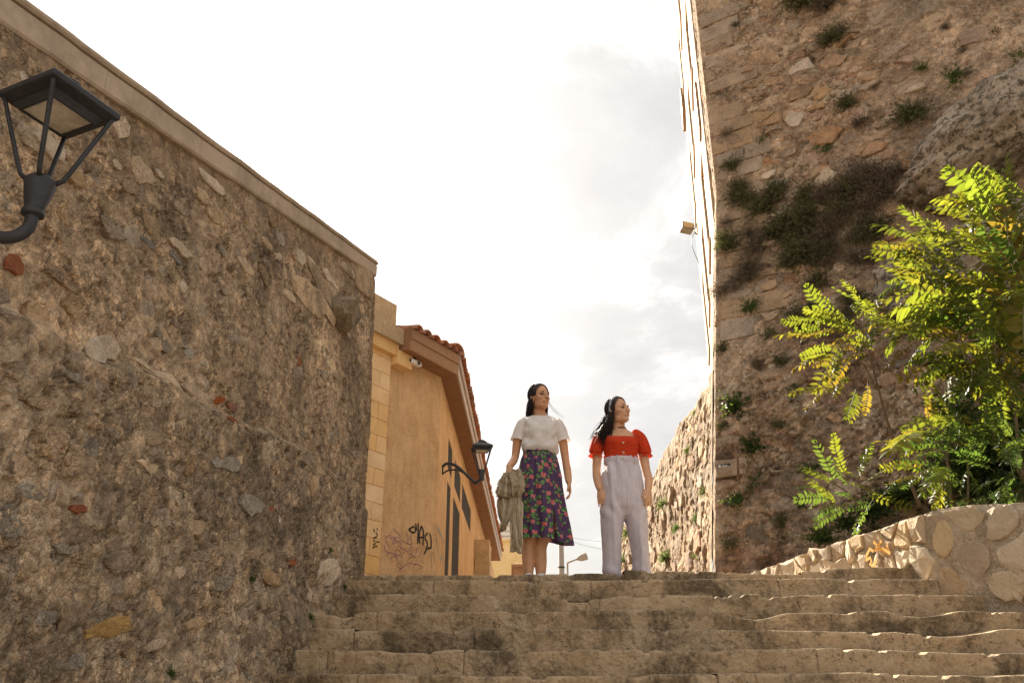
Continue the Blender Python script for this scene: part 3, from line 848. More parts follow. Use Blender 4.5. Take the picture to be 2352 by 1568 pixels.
def build_townhouse():
    """tall limewashed house that stands on the bastion; only its street front shows as a bright sliver"""
    x0, y0, s = 3.235, 11.84, 0.21
    L = 8.3; zb, zt = 4.7, 22.0
    root = empty('townhouse', (x0, y0, zb))
    tag(root, 'tall limewashed house whose bright front shows as a sliver above the bastion', 'house')
    d = np.array([s, 1.0, 0]); d /= np.linalg.norm(d); nrm = np.array([-d[1], d[0], 0])
    def P(w, z, out=0.0): 
        p = np.array([x0, y0, 0]) + d * w + nrm * out; return np.array([p[0], p[1], z])
    inv = Matrix.Translation((-x0, -y0, -zb))
    def bx(name, w0, w1, z0, z1, o0, o1, m, par=root, bv=0):
        poly = [P(w0, z0, o0), P(w1, z0, o0), P(w1, z1, o0), P(w0, z1, o0)]
        o = MB().prism(poly, (0, 0, 0), nrm * (o1 - o0)).build(name, m, par)
        if par is root: o.matrix_parent_inverse = inv
        return o
    # front wall as panels round the windows
    wins = [(a_, b_, c_, c_ + 2.0) for c_ in (7.6, 11.4, 15.2) for a_, b_ in ((1.4, 2.5), (3.9, 5.0), (6.3, 7.3))]
    cols = [0, 1.4, 2.5, 3.9, 5.0, 6.3, 7.3, L]; rows = [zb, 7.6, 9.6, 11.4, 13.4, 15.2, 17.2, zt]
    mb = MB()
    for i in range(len(cols) - 1):
        for j in range(len(rows) - 1):
            if any(abs(w[0] - cols[i]) < .01 and abs(w[2] - rows[j]) < .01 for w in wins): continue
            mb.prism([P(cols[i], rows[j], 0), P(cols[i+1], rows[j], 0), P(cols[i+1], rows[j+1], 0), P(cols[i], rows[j+1], 0)], nrm * -0.3, (0, 0, 0))
    f = mb.build('wall', M_facade, root); f.matrix_parent_inverse = inv
    b2 = MB().prism([P(0.0, zb, -.31), P(L - .01, zb, -.31), P(L - .01, zb, -5), P(0.0, zb, -5)], (0, 0, 0), (0, 0, zt - zb - .05)).build('rear_block', M_facade, root); b2.matrix_parent_inverse = inv
    for (a, b, c, e) in wins:
        bx('shutter', a + .005, b - .005, c + .005, e - .005, -0.10, -0.05, M_shutter)
        bx('sill', a - .08, b + .08, c - .1, c - .002, -.2, .035, M_facade)
    bx('awning_panel', .55, 1.0, 9.4, 10.4, .004, .045, M_shutter)
    bx('balcony_box', 6.9, 7.9, 14.7, 15.4, .004, .09, M_shutter)
    bx('cornice', -.05, L + .1, zt - .3, zt + .05, .002, .28, M_facade)
build_townhouse()
# ================================================================== low parapet beside the stairs and the planted bank
M_par = rock('parapet_mortar', (0.40, 0.315, 0.225), (0.60, 0.485, 0.365), 7, 0.014, 0.9, gravel=.3, grime=(0.30, 0.23, 0.16), grime_amt=0.35)
PM = [rock('parapet_stone_buff', (0.34, 0.25, 0.155), (0.55, 0.43, 0.29), 5, 0.012, 0.8, objrand=0.15),
      rock('parapet_stone_brown', (0.31, 0.22, 0.135), (0.48, 0.36, 0.235), 5, 0.012, 0.8, objrand=0.15),
      rock('parapet_stone_pale', (0.50, 0.41, 0.29), (0.66, 0.56, 0.42), 4, 0.008, 0.6, objrand=0.08),
      rock('parapet_stone_sand', (0.40, 0.31, 0.205), (0.58, 0.465, 0.325), 5, 0.012, 0.8, objrand=0.1)]
PL = [np.array(p) for p in [(2.62, 11.3), (2.87, 9.86), (3.36, 6.95), (3.58, 6.55), (3.84, 6.1), (4.35, 5.2), (5.3, 3.6)]]
_seg = np.cumsum([0] + [np.linalg.norm(b - a) for a, b in zip(PL[:-1], PL[1:])])
UC = float(_seg[2])                       # arclength of the corner
def par_pt(u):
    x = np.interp(u, _seg, [p[0] for p in PL]); y = np.interp(u, _seg, [p[1] for p in PL])
    return x, y
def par_top(u):
    return np.interp(u, [0, _seg[1], UC, UC + .45, UC + .95, UC + 2, UC + 4], [1.42, 1.44, 1.45, 1.435, 1.36, 1.1, 0.6])
def par_n(u):
    e = 0.03
    x0, y0 = par_pt(u - e); x1, y1 = par_pt(u + e)
    dx, dy = x1 - x0, y1 - y0; L = np.hypot(dx, dy)
    return dy / L, -dx / L                # towards the stairs
def par_map(u, v, h):
    x, y = par_pt(u); nx, ny = par_n(u)
    return np.array([float(x + nx * h), float(y + ny * h), float(v)])
def build_parapet():
    nu, nv = 520, 110
    u = np.linspace(0, float(_seg[-1]), nu); U, T = np.meshgrid(u, np.linspace(0, 1, nv))
    top = par_top(u) + 0.03 * (fbm(u * 5, u * 0, 471, 4) - .5)
    zb = np.where(u < UC, 0.75, np.maximum(-1.5, 0.75 - (u - UC) * .75))
    Z = zb[None] + T * (top - zb)[None]
    H = 0.045 * (fbm(U * 6, Z * 6, 473, 5) - .5)
    rd = sstep(.94, 1.0, T) * 0.03
    x, y = par_pt(U); nx, ny = par_n(U)
    P = np.stack([x + nx * (H - rd), y + ny * (H - rd), Z], -1)
    back = []
    for kk in (0.15, 0.38):
        q = P[-1:].copy(); q[..., 0] -= nx[-1:] * kk; q[..., 1] -= ny[-1:] * kk; q[..., 2] += .01; back.append(q)
    q = back[-1].copy(); q[..., 2] -= .5; back.append(q)
    P = np.concatenate([P] + back, 0)
    w = ob('parapet', mesh_np('parapet', P.reshape(-1, 3), quads(P.shape[0], nu)[:, ::-1], True), M_par)
    tag(w, 'low parapet of buff stones in mortar curving beside the right end of the steps', 'wall', kind='thing')
    rs = np.random.default_rng(9)
    pts = []
    for tries in range(4000):
        if len(pts) > 90: break
        uu = rs.uniform(.2, UC + 2.2); t = rs.uniform(.02, .98)
        tp = float(par_top(uu)); bt = 0.9 if uu < UC else max(-.4, .85 - (uu - UC) * .75)
        v = bt + t * (tp - bt)
        r = (.16 if uu < UC else .22)
        if any((uu - q[0]) ** 2 + (v - q[1]) ** 2 < r * r for q in pts): continue
        pts.append((uu, v))
    cells = voronoi_cells(np.array(pts), (0.05, -.5, UC + 2.4, 1.5))
    for (uu, v), c in zip(pts, cells):
        if len(c) < 4: continue
        c = np.array(c); ctr = c.mean(0); d = c - ctr; L = np.hypot(*d.T)[:, None]
        c = ctr + d / L * np.minimum(np.maximum(L - (.018 if uu < UC else .035), L * .6), .27)
        c[:, 1] = np.minimum(c[:, 1], par_top(c[:, 0]) - .015)
        poly = [(float(a), float(b)) for a, b in c]
        if max(a for a, b in poly) > UC + .04 and min(a for a, b in poly) < UC - .04:
            poly = [(min(a, UC - .01) if uu < UC else max(a, UC + .01), b) for a, b in poly]
        near = uu > UC
        me = stone_mesh(rough_poly(poly, rs, .07) if not near else rough_poly(chaikin(poly, .3) if len(poly) < 6 else poly, rs, .06), rs.uniform(.015, .05) if not near else rs.uniform(.006, .022), .05, par_map, rs, .5, .82, .8 if not near else .25)
        ob('stone', me, PM[int(rs.choice([0, 0, 0, 1, 2] if not near else [0, 3, 3, 3, 1]))], w)
    # orange paint scribble on the sunlit face
    return w
build_parapet()

# planted earth between the parapet and the bastion
def build_bank():
    n = 60
    xs = np.linspace(2.7, 9.5, n); ys = np.linspace(3.4, 11.4, n)
    X, Y = np.meshgrid(xs, ys)
    Z = 1.30 + 0.25 * (fbm(X * .8, Y * .8, 481, 4) - .5) + 0.06 * (fbm(X * 5, Y * 5, 483, 4) - .5) + 0.10 * np.clip(X - 4, 0, 6)
    # inside the parapet only
    px, py = par_pt(np.linspace(0, float(_seg[-1]), 200))
    lim = np.interp(Y, py[::-1], px[::-1]) + 0.2
    Z = np.where(X < lim, Z - 1.2, Z)
    X = np.where(X < lim, np.maximum(X, lim - .05), X)
    o = ob('planted_bank', mesh_np('planted_bank', np.stack([X, Y, Z], -1).reshape(-1, 3), quads(n, n), True), M_ground)
    tag(o, kind='structure')
build_bank()
# ================================================================== ochre house with tiled eaves on the left of the street
KB = 0.83
M_plaster = rock('ochre_plaster', (0.53, 0.335, 0.165), (0.72, 0.49, 0.275), 4.5, 0.02, 0.8, streak=(.44, .29, .16), grime=(0.46, 0.28, 0.135), grime_scale=1.7, grime_amt=0.7, pits=False)
M_block = rock('ochre_block', (0.66, 0.44, 0.21), (0.80, 0.57, 0.31), 3.0, 0.006, 0.5, objrand=0.05, grime=(0.60, 0.36, 0.15), grime_amt=0.4, pits=False)
M_cap = rock('pier_cap_stone', (0.42, 0.30, 0.175), (0.60, 0.45, 0.28), 3.0, 0.006, 0.5, grime=(0.26, 0.2, 0.13), grime_amt=0.6, pits=False)
M_eave = rock('brown_eave_paint', (0.21, 0.105, 0.055), (0.31, 0.165, 0.09), 2.5, 0.004, 0.4, pits=False)
M_fascia = rock('fascia_boards', (0.27, 0.155, 0.09), (0.37, 0.225, 0.135), 2.5, 0.004, 0.4, pits=False)
M_gutter = plain('grey_gutter', (0.42, 0.35, 0.31), 0.6, 0.1, 6)
M_tile = rock('terracotta_tile', (0.27, 0.10, 0.05), (0.50, 0.225, 0.12), 4.0, 0.008, 0.6, objrand=0.2, grime=(0.2, 0.1, 0.06), grime_amt=0.5)
M_grille = plain('dark_grille', (0.07, 0.055, 0.035), 0.6, 0.2, 10, 0.002)
M_glassdark = plain('dark_window_glass', (0.075, 0.07, 0.05), 0.25, 0.2, 4, 0, 0, 0.5)
M_spray = {n: plain('spray_' + n, c, 0.75, 0.15, 60) for n, c in
           {'black': (0.03, 0.027, 0.024), 'purple': (0.30, 0.15, 0.22), 'teal': (0.27, 0.29, 0.24), 'orange': (0.72, 0.36, 0.06), 'fine': (0.16, 0.10, 0.07), 'red': (0.62, 0.20, 0.05), 'white': (0.8, 0.8, 0.78)}.items()}

C0 = np.array([-1.245, 14.0, 0.0]) * KB
FD = np.array([0.64, 1.0, 0]); FD /= np.linalg.norm(FD); FN = np.array([FD[1], -FD[0], 0])     # front: along, out
SD = np.array([0.02, 1.0, 0]); SD /= np.linalg.norm(SD); SN = np.array([SD[1], -SD[0], 0])     # street side
ZS = 5.29 * KB; ZB = 0.8
house = empty('ochre_house', (0, 0, 0))
tag(house, 'ochre plastered house with graffiti, deep brown eaves and terracotta roof tiles', 'house')
def FP(t, z, o=0.0):            # t metres along the front from the corner (negative: towards the viewer)
    p = C0 + FD * t + FN * o; return np.array([p[0], p[1], z])
def SP(t, z, o=0.0):
    p = C0 + SD * t + SN * o; return np.array([p[0], p[1], z])
def slabq(name, Pf, t0, t1, z0, z1, o0, o1, m, par=house, mb=None):
    poly = [Pf(t0, z0, o0), Pf(t1, z0, o0), Pf(t1, z1, o0), Pf(t0, z1, o0)]
    nn = Pf(0, 0, 1) - Pf(0, 0, 0)
    b = mb or MB()
    b.prism(poly, (0, 0, 0), nn * (o1 - o0))
    return None if mb else b.build(name, m, par)
TPIL = -1.16                     # where the pilaster of blocks begins
slabq('front_wall', FP, TPIL - 1.6, 0.0, ZB, ZS, -0.35, 0.0, M_plaster)
# pilaster courses, every block a piece
rs4 = np.random.default_rng(31)
zc = ZB; r_ = 0
while zc < 4.62:
    hh = 0.215
    cuts = [TPIL, TPIL - (0.42 if r_ % 2 else 0.2), TPIL - (0.78 if r_ % 2 else 0.62), TPIL - 1.3]
    for a, b in zip(cuts[:-1], cuts[1:]):
        bevel(slabq('block', FP, b + 0.004, a - 0.004, zc + 0.003, zc + hh - 0.003, 0.004, 0.055 + rs4.uniform(-.002, .002), M_block), 0.006, 1)
    zc += hh; r_ += 1
ZP = zc
slabq('pilaster_core', FP, TPIL - 1.3, TPIL - 0.006, ZB, ZP + .02, 0.001, 0.047, M_plaster)
slabq('capital_band', FP, TPIL - 1.3, TPIL + 0.05, ZP - .36, ZP - 0.20, 0.058, 0.13, M_block)
slabq('capital_band', FP, TPIL - 1.3, TPIL + 0.10, ZP - .20, ZP + .02, 0.058, 0.19, M_cap)
slabq('pier_cap', FP, TPIL - 1.3, TPIL + 0.02, ZP + .022, ZP + .40, -.3, 0.075, M_cap)
slabq('bracket_stone', FP, TPIL + .002, TPIL + 0.30, ZS - .20, ZS - .003, 0.002, 0.16, M_block)
# street side with window openings
def KD(D): return (D - 14.0) * KB
wins = [(15.7, 16.45, 0.9, 3.88), (17.06, 18.76, 0.9, 3.88), (15.7, 16.6, 4.12, 4.70), (17.2, 18.8, 4.12, 4.70), (19.25, 22.3, 4.12, 4.70)]
tc = sorted(set([0.0, KD(38)] + [KD(w[0]) for w in wins] + [KD(w[1]) for w in wins])); zr = [ZB, 3.88 * KB, 4.12 * KB, 4.70 * KB, ZS]
mb = MB()
for i in range(len(tc) - 1):
    for j in range(4):
        tm = (tc[i] + tc[i+1]) / 2; zm = (zr[j] + zr[j+1]) / 2
        if any(KD(a) < tm < KD(b) and c * KB < zm < e * KB for a, b, c, e in wins): continue
        slabq('', SP, tc[i], tc[i+1], zr[j], zr[j+1], -0.35, 0.0, None, None, mb)
mb.build('street_wall', M_plaster, house)
for a, b, c, e in wins:
    a, b, c, e = KD(a), KD(b), max(c * KB, ZB), e * KB
    wd = slabq('window', SP, a + .003, b - .003, c + .003, e - .003, -.075, -.055, M_glassdark)
    gm = MB(); n = max(5, int((b - a) / 0.11))
    for i in range(n + 1):
        t = a + (b - a) * i / n
        gm.prism([SP(t - .018, c, -.04), SP(t + .018, c, -.04), SP(t + .018, e, -.04), SP(t - .018, e, -.04)], (0, 0, 0), SN * .03)
    g_ = gm.build('grille', M_grille, wd)
# rough pier against the far end
def pier():
    n, m_ = 14, 40
    V = []
    base = [SP(KD(24.0), 0, 0.0), SP(KD(24.0), 0, .34), SP(KD(25.6), 0, .34), SP(KD(25.6), 0, 0)]
    zz = np.linspace(ZB, 4.25 * KB, m_)
    rs = np.random.default_rng(3)
    ring = []
    for a, b in zip(base[:-1], base[1:]):
        for t in np.linspace(0, 1, 8, endpoint=False): ring.append(a + (b - a) * t)
    ring.append(base[-1])
    for z in zz:
        for p in ring:
            w = 0.06 * (fbm(np.array(p[1] * 4), np.array(z * 4), 5, 3) - .5)
            V.append((p[0] + SN[0] * w, p[1], z))
    F = [tuple(q) for q in quads(m_, len(ring)).tolist()]
    F.append(tuple(range((m_ - 1) * len(ring), m_ * len(ring))))
    return MB().add(V, F).build('rough_pier', M_cap, house)
pier()
# eaves
OC = np.array([-0.941, 13.88, 0]) * KB                    # outer corner of the eaves
OV = 0.30
E0 = np.array([-1.640, 12.72, 0]) * KB                    # outer start of the front eave
ED = OC - E0; EL = np.linalg.norm(ED); ED = ED / EL; EN = np.array([ED[1], -ED[0], 0])
SE = np.array([-0.44, 34.6, 0]) * KB
SDe = SE - OC; SL = np.linalg.norm(SDe); SDe = SDe / SL; SNe = np.array([SDe[1], -SDe[0], 0])
FH = 0.30
def v3(p, z): return (p[0], p[1], z)
inF = E0 - EN * 0.75; inS = SE - SNe * 0.6
MB().add([v3(E0, ZS), v3(OC, ZS), v3(SE, ZS), v3(SE - SNe * 0.6, ZS), v3(C0 - FD * .2 - SN * .3, ZS), v3(inF, ZS)], [(0, 1, 2, 3, 4, 5)]).build('soffit', M_eave, house)
def fascia(p, q, nn, z0, z1, th, name, m):
    return MB().prism([v3(p, z0), v3(q, z0), v3(q, z1), v3(p, z1)], -nn * 0.02, nn * th).build(name, m, house)
fascia(E0, OC, EN, ZS - .005, ZS + FH * .52, .004, 'fascia_board', M_fascia)
fascia(E0, OC, EN, ZS + FH * .53, ZS + FH, .022, 'fascia_board', M_fascia)
fascia(OC, SE, SNe, ZS - .005, ZS + FH * .52, .004, 'fascia_board', M_gutter)
fascia(OC, SE, SNe, ZS + FH * .53, ZS + FH, .03, 'fascia_board', M_gutter)
MB().prism([v3(E0, ZS - .005), v3(E0 - EN * .75, ZS - .005), v3(E0 - EN * .75, ZS + FH + .02), v3(E0, ZS + FH + .02)], (0, 0, 0), -ED * .02).build('eave_end', M_eave, house)
# roof planes
RZ = ZS + FH
ridge = C0 - FD * .6 - SN * 3.2 + SD * 2.0
MB().add([v3(E0 + EN * .05, RZ + .02), v3(OC + EN * .05, RZ + .02), (ridge[0], ridge[1], RZ + 1.0), v3(E0 - EN * 2.2, RZ + 0.7)], [(0, 1, 2, 3)]).build('roof_plane', M_tile, house)
MB().add([v3(OC + SNe * .05, RZ + .02), v3(SE + SNe * .05, RZ + .02), v3(SE - SNe * 3.2, RZ + 1.1), (ridge[0], ridge[1], RZ + 1.0)], [(0, 1, 2, 3)]).build('roof_plane', M_tile, house)
# barrel tiles along both eaves, one object each
def tile_mesh():
    m = MB(); nb, nl = 9, 4; V = []
    for i in range(nl):
        t = i / (nl - 1)
        for k in range(nb):
            a = math.pi * k / (nb - 1); r = 0.088 - .012 * t
            V.append((math.cos(a) * r, t * .5, math.sin(a) * r * .95 + .1 * t))
    for i in range(nl):
        t = i / (nl - 1)
        for k in range(nb):
            a = math.pi * k / (nb - 1); r = 0.070 - .012 * t
            V.append((math.cos(a) * r, t * .5, math.sin(a) * r * .95 + .1 * t))
    F = []; o = nb * nl
    for i in range(nl - 1):
        for k in range(nb - 1):
            F.append((i*nb+k, i*nb+k+1, (i+1)*nb+k+1, (i+1)*nb+k)); F.append((o+i*nb+k, o+(i+1)*nb+k, o+(i+1)*nb+k+1, o+i*nb+k+1))
    for k in range(nb - 1): F.append((k, o + k, o + k + 1, k + 1))
    m.add(V, F); return mesh_np('roof_tile', m.v, m.f, True)
TM = tile_mesh(); TM.materials.append(M_tile)
def tiles(p, d, nn, L, pitch):
    n = int(L / pitch)
    ang = math.atan2(-nn[0] * -1, -nn[1] * 1)
    for i in range(n + 1):
        q = p + d * (i * pitch + pitch * .4) + nn * (.09 + random.uniform(-.012, .012))
        o = ob('roof_tile', TM, None, house)
        o.location = (q[0], q[1], RZ - .01 + random.uniform(-.008, .008))
        yv = Vector(-nn); o.rotation_euler = (0, 0, math.atan2(-yv.x, yv.y) + random.uniform(-.05, .05))
tiles(E0, ED, EN, EL - .1, 0.205)
tiles(OC, SDe, SNe, SL, 0.205)
hip = ob('hip_tile', TM, None, house); hip.location = (OC[0], OC[1] - .05, RZ + .05); hip.scale = (1.5, 1.3, 1.5)
hip.rotation_euler = (0, 0, R(50))

# graffiti: flat strokes of paint on the plaster
def stroke(pts, w, mname, plane, name='graffiti_stroke', par=house):
    P3 = []
    for cx, cy in pts:
        px, py = 370 + .04145 * cx, 512.5 + .04145 * cy
        if plane == 'P': p = on_plane(px, py, C0 + FN * .061, FN)
        elif plane == 'S': p = on_plane(px, py, C0 + SN * .005, SN)
        else: p = on_plane(px, py, C0 + FN * .005, FN)
        P3.append(p)
    nn = SN if plane == 'S' else FN
    # smooth the polyline
    Q = [P3[0]]
    for a, b in zip(P3[:-1], P3[1:]):
        Q += [a * .7 + b * .3, a * .3 + b * .7]
    Q.append(P3[-1]); P3 = Q
    V = []; m = len(P3)
    for i, p in enumerate(P3):
        t = P3[min(i + 1, m - 1)] - P3[max(i - 1, 0)]; t = t / (np.linalg.norm(t) + 1e-9)
        s = np.cross(nn, t) * w * (0.5 if 0 < i < m - 1 else .35)
        V += [p - s, p + s]
    return MB().add(V, [(2*i, 2*i+1, 2*i+3, 2*i+2) for i in range(m - 1)]).build(name, M_spray[mname], par)
for p_ in [[(930,400),(1100,300),(1090,520),(930,400)], [(1100,250),(1130,430)], [(1165,230),(1165,430),(1150,740)], [(1240,310),(1200,450),(1185,600),(1205,750)],
           [(1240,310),(1290,420),(1290,600),(1275,790)], [(1180,590),(1290,590)], [(1400,480),(1300,590),(1390,690),(1380,840),(1300,1010)], [(1440,490),(1480,600),(1475,870)], [(1475,830),(1380,870)]]:
    stroke(p_, .026, 'black', 'F')
for p_ in [[(570,370),(640,460),(780,600),(560,590),(480,640),(510,500),(340,620),(480,840)], [(870,440),(930,580),(910,740)], [(1000,480),(980,720),(1040,745)],
           [(340,760),(360,900),(450,960),(680,1000),(760,1060)], [(580,560),(650,700),(780,720),(700,830),(830,880)], [(850,830),(910,970),(1030,760),(890,740)],
           [(910,960),(1100,1060)], [(1160,830),(1100,980)], [(1270,870),(1170,1080)], [(540,740),(600,600),(640,730),(540,740)],
           [(500,1130),(560,1030),(650,1010),(700,1230),(760,1260)], [(700,1390),(830,1280),(960,1200),(1060,1230),(1190,1250)]]:
    stroke(p_, .011, 'purple', 'F')
for p_ in [[(690,850),(680,680),(740,640),(880,740),(1000,760),(1030,860),(1000,1000),(910,1150),(1010,1050),(1120,1080),(1150,1160),(1040,1300),(1030,1380)],
           [(800,1100),(720,900),(620,880),(590,960),(640,1120),(630,1250),(740,1360),(820,1280)], [(830,870),(850,960),(790,990)], [(1150,1260),(1320,1300),(1160,1370)],
           [(460,940),(390,1050)], [(1490,1300),(1480,950),(1540,960),(1570,1250)]]:
    stroke(p_, .006, 'fine', 'F')
for p_ in [[(90,380),(110,470)], [(175,360),(175,420)], [(150,470),(190,550)], [(80,610),(180,570)], [(80,660),(130,690)], [(150,695),(240,700)], [(80,770),(150,730)], [(60,850),(130,800),(185,805)]]:
    stroke(p_, .017, 'black', 'P')
for p_ in [[(20,110),(70,180)], [(90,240),(130,120),(170,170)], [(240,95),(200,150),(240,235)]]:
    stroke(p_, .007, 'orange', 'P')
for p_ in [[(1635,280),(1640,390),(1740,560),(1770,720)], [(1680,1010),(1720,1180),(1760,1000)], [(1610,600),(1630,800)]]:
    stroke(p_, .05, 'teal', 'S')

# ---------------------------------------------------------------- wall lanterns
M_lampmetal = rock('lantern_paint', (0.026, 0.028, 0.032), (0.055, 0.058, 0.064), 9, 0.002, 0.3, rough=0.5, pits=False)
M_lampglass, _N = new_mat('dusty_diffuser')
_p = _N.n('ShaderNodeNewGeometry').outputs['Position']
_c = _N.ramp(_N.noise(_p, 9, 6, .7), [(.35, (.42, .37, .30)), (.6, (.75, .70, .62))])
finish(_N, _c, .35, None, spec=.4)
def lantern(name, loc, rz, arm_pts, label, plate=None, s=1.0):
    """square street lantern: roof, recessed diffuser, four ribs, cup and curved arm. Origin at the top of the cup"""
    root = empty(name, loc)
    tag(root, label, 'lantern', 'wall lanterns of the street')
    root.rotation_euler = (0, 0, rz)
    a = 0.139 * s; zr = 0.30 * s
    m = MB()                                        # roof: eave band and low pyramid
    def ring(r, z): return [(-r, -r, z), (r, -r, z), (r, r, z), (-r, r, z)]
    prof = [(a * .74, zr - .012 * s), (a, zr), (a, zr + .022 * s), (a * .96, zr + .026 * s), (a * .45, zr + .075 * s), (a * .43, zr + .09 * s)]
    V = [p for r, z in prof for p in ring(r, z)]
    F = [tuple(q) for q in quads(len(prof), 4, True).tolist()] + [(20, 21, 22, 23)]
    roof = m.add(V, F).build('roof', M_lampmetal, root)
    bevel(roof, .004 * s, 2)
    MB().lathe([(.05 * s, 0), (.055 * s, .012 * s), (.03 * s, .03 * s), (.0, .034 * s)], 16, (0, 0, zr + .088 * s)).build('finial', M_lampmetal, roof, True)
    hood = MB(); prof = [(a * .735, zr - .013 * s), (a * .62, zr - .040 * s), (a * .57, zr - .040 * s), (a * .57, zr - .028 * s)]
    hood.add([p for r, z in prof for p in ring(r, z)], [tuple(q) for q in quads(4, 4, True).tolist()])
    hood.build('hood', M_lampmetal, root)
    MB().box((-a * .568, -a * .568, zr - .033 * s), (a * .568, a * .568, zr - .029 * s)).build('diffuser', M_lampglass, root)
    for sx, sy in ((-1, -1), (1, -1), (1, 1), (-1, 1)):
        p = [(sx * a * .88, sy * a * .88, zr - .004 * s), (sx * a * .84, sy * a * .84, zr - .02 * s), (sx * a * .40, sy * a * .40, .045 * s), (sx * a * .33, sy * a * .33, .012 * s), (sx * a * .2, sy * a * .2, -.01 * s)]
        MB().tube(p, .0085 * s, 6).build('rib', M_lampmetal, root, True)
    MB().lathe([(.0, .012 * s), (.035 * s, .01 * s), (.048 * s, -.004 * s), (.050 * s, -.02 * s), (.040 * s, -.07 * s), (.029 * s, -.118 * s), (.028 * s, -.126 * s)], 18).build('cup', M_lampmetal, root, True)
    MB().lathe([(.027 * s, -.118 * s), (.035 * s, -.120 * s), (.036 * s, -.136 * s), (.027 * s, -.14 * s)], 18).build('collar', M_lampmetal, root, True)
    for k, pts in enumerate(arm_pts):
        MB().tube(pts, .021 * s if k == 0 else .012 * s, 10).build('arm', M_lampmetal, root, True)
    if plate is not None:
        MB().box(*plate).build('wall_plate', M_lampmetal, root)
    return root
ang = -math.atan2(.118, .255)
def arc(pts, n=5):
    """Catmull-Rom through the points"""
    P = [np.array(p, float) for p in pts]; P = [P[0]] + P + [P[-1]]; out = []
    for i in range(1, len(P) - 2):
        for t in np.linspace(0, 1, n, endpoint=False):
            a, b, c, d = P[i-1], P[i], P[i+1], P[i+2]
            out.append(.5 * ((2*b) + (-a+c)*t + (2*a-5*b+4*c-d)*t*t + (-a+3*b-3*c+d)*t**3))
    out.append(P[-2]); return out
def local(root_loc, rz, p):
    v = np.array(p) - np.array(root_loc); c, s = math.cos(-rz), math.sin(-rz)
    return (v[0]*c - v[1]*s, v[0]*s + v[1]*c, v[2])
L1 = (-1.59, 2.437, 1.63)
xw = float(wall_x(np.array(2.36))) + .02
a1 = arc([(-1.59, 2.437, 1.50), (-1.592, 2.436, 1.445), (-1.625, 2.425, 1.405), (-1.68, 2.41, 1.402), (-1.75, 2.39, 1.45), (-1.82, 2.37, 1.54), (xw - .02, 2.355, 1.56)])
a2 = arc([(xw - .02, 2.362, 1.44), (-1.86, 2.37, 1.425), (-1.77, 2.388, 1.455)])
lantern('wall_lantern', L1, ang, [[local(L1, ang, p) for p in a1], [local(L1, ang, p) for p in a2]],
        'large black square street lantern in front of the rubble wall', ((-.335, -.06, -.24), (-.315, 0.0, -.02)))
L2 = tuple(at_y(481.5, 470, 11.25)); rz2 = R(8)
def lp(cx, cy, Y): return tuple(at_y(430 + .0973 * cx, 430 + .0973 * cy, Y))
b1 = arc([(L2[0], L2[1], L2[2] - .12), lp(487, 525, 11.26), lp(465, 540, 11.28), lp(420, 500, 11.33), lp(345, 430, 11.42), lp(290, 380, 11.47), lp(210, 342, 11.54), lp(160, 348, 11.58), lp(132, 372, 11.64)])
b2 = arc([lp(130, 445, 11.64), lp(190, 412, 11.56), lp(280, 408, 11.48), lp(330, 430, 11.43)])
b3 = arc([lp(131, 360, 11.63), lp(129, 455, 11.63)], 3)
lantern('wall_lantern', L2, rz2, [[local(L2, rz2, p) for p in q] for q in (b1, b2, b3)],
        'small black square lantern on a long bracket at the corner of the ochre house')

# security camera under the front eave
cc = on_plane(414.5, 362.5, C0 + FN * .16, FN)
cr = empty('security_camera', tuple(cc)); cr.rotation_euler = (0, 0, math.atan2(FD[1], FD[0]))
tag(cr, 'small white security camera hung under the brown eave', 'camera')
M_white = plain('white_plastic', (0.72, 0.70, 0.66), 0.5, 0.05, 10); M_black = plain('black_plastic', (.02, .02, .02), .4)
bevel(MB().box((-.10, -.035, -.03), (.12, .035, .03)).build('housing', M_white, cr), .008)
MB().box((-.105, -.025, -.02), (-.099, .025, .02)).build('lens', M_black, cr)
MB().tube([(0, 0, .03), (0, 0, ZS - cc[2])], .012, 8).build('bracket', M_black, cr, True)
MB().box((.02, -.05, -.02), (.07, -.036, .015)).build('label_plate', M_black, cr)

# ---------------------------------------------------------------- flood light on the townhouse
fl = at_y(686.5, 228.5, 19.0)
f = empty('floodlight', tuple(fl)); f.rotation_euler = (R(-8), R(8), R(10)); f.scale = (1.45, 1.45, 1.45)
tag(f, 'small grey floodlight sticking out from the bright house front', 'floodlight')
M_flood = plain('weathered_aluminium', (0.20, 0.175, 0.14), .5, .2, 12, 0, .3)
bevel(MB().box((-.11, -.10, -.07), (.11, .08, .07)).build('housing', M_flood, f), .02)
MB().box((-.09, -.108, -.055), (.09, -.101, .055)).build('lens', plain('floodlight_glass', (.45, .36, .2), .15), f)
MB().tube(arc([(.10, 0, .04), (.16, .02, .04), (.17, .03, -.02), (.26, .1, -.02)]), .013, 6).build('bracket', M_darkmetal, f, True)
MB().tube(arc([(.14, .02, -.05), (.10, .02, -.25), (.16, .05, -.45), (.28, .12, -.62)]), .006, 5).build('cable', M_darkmetal, f, True)

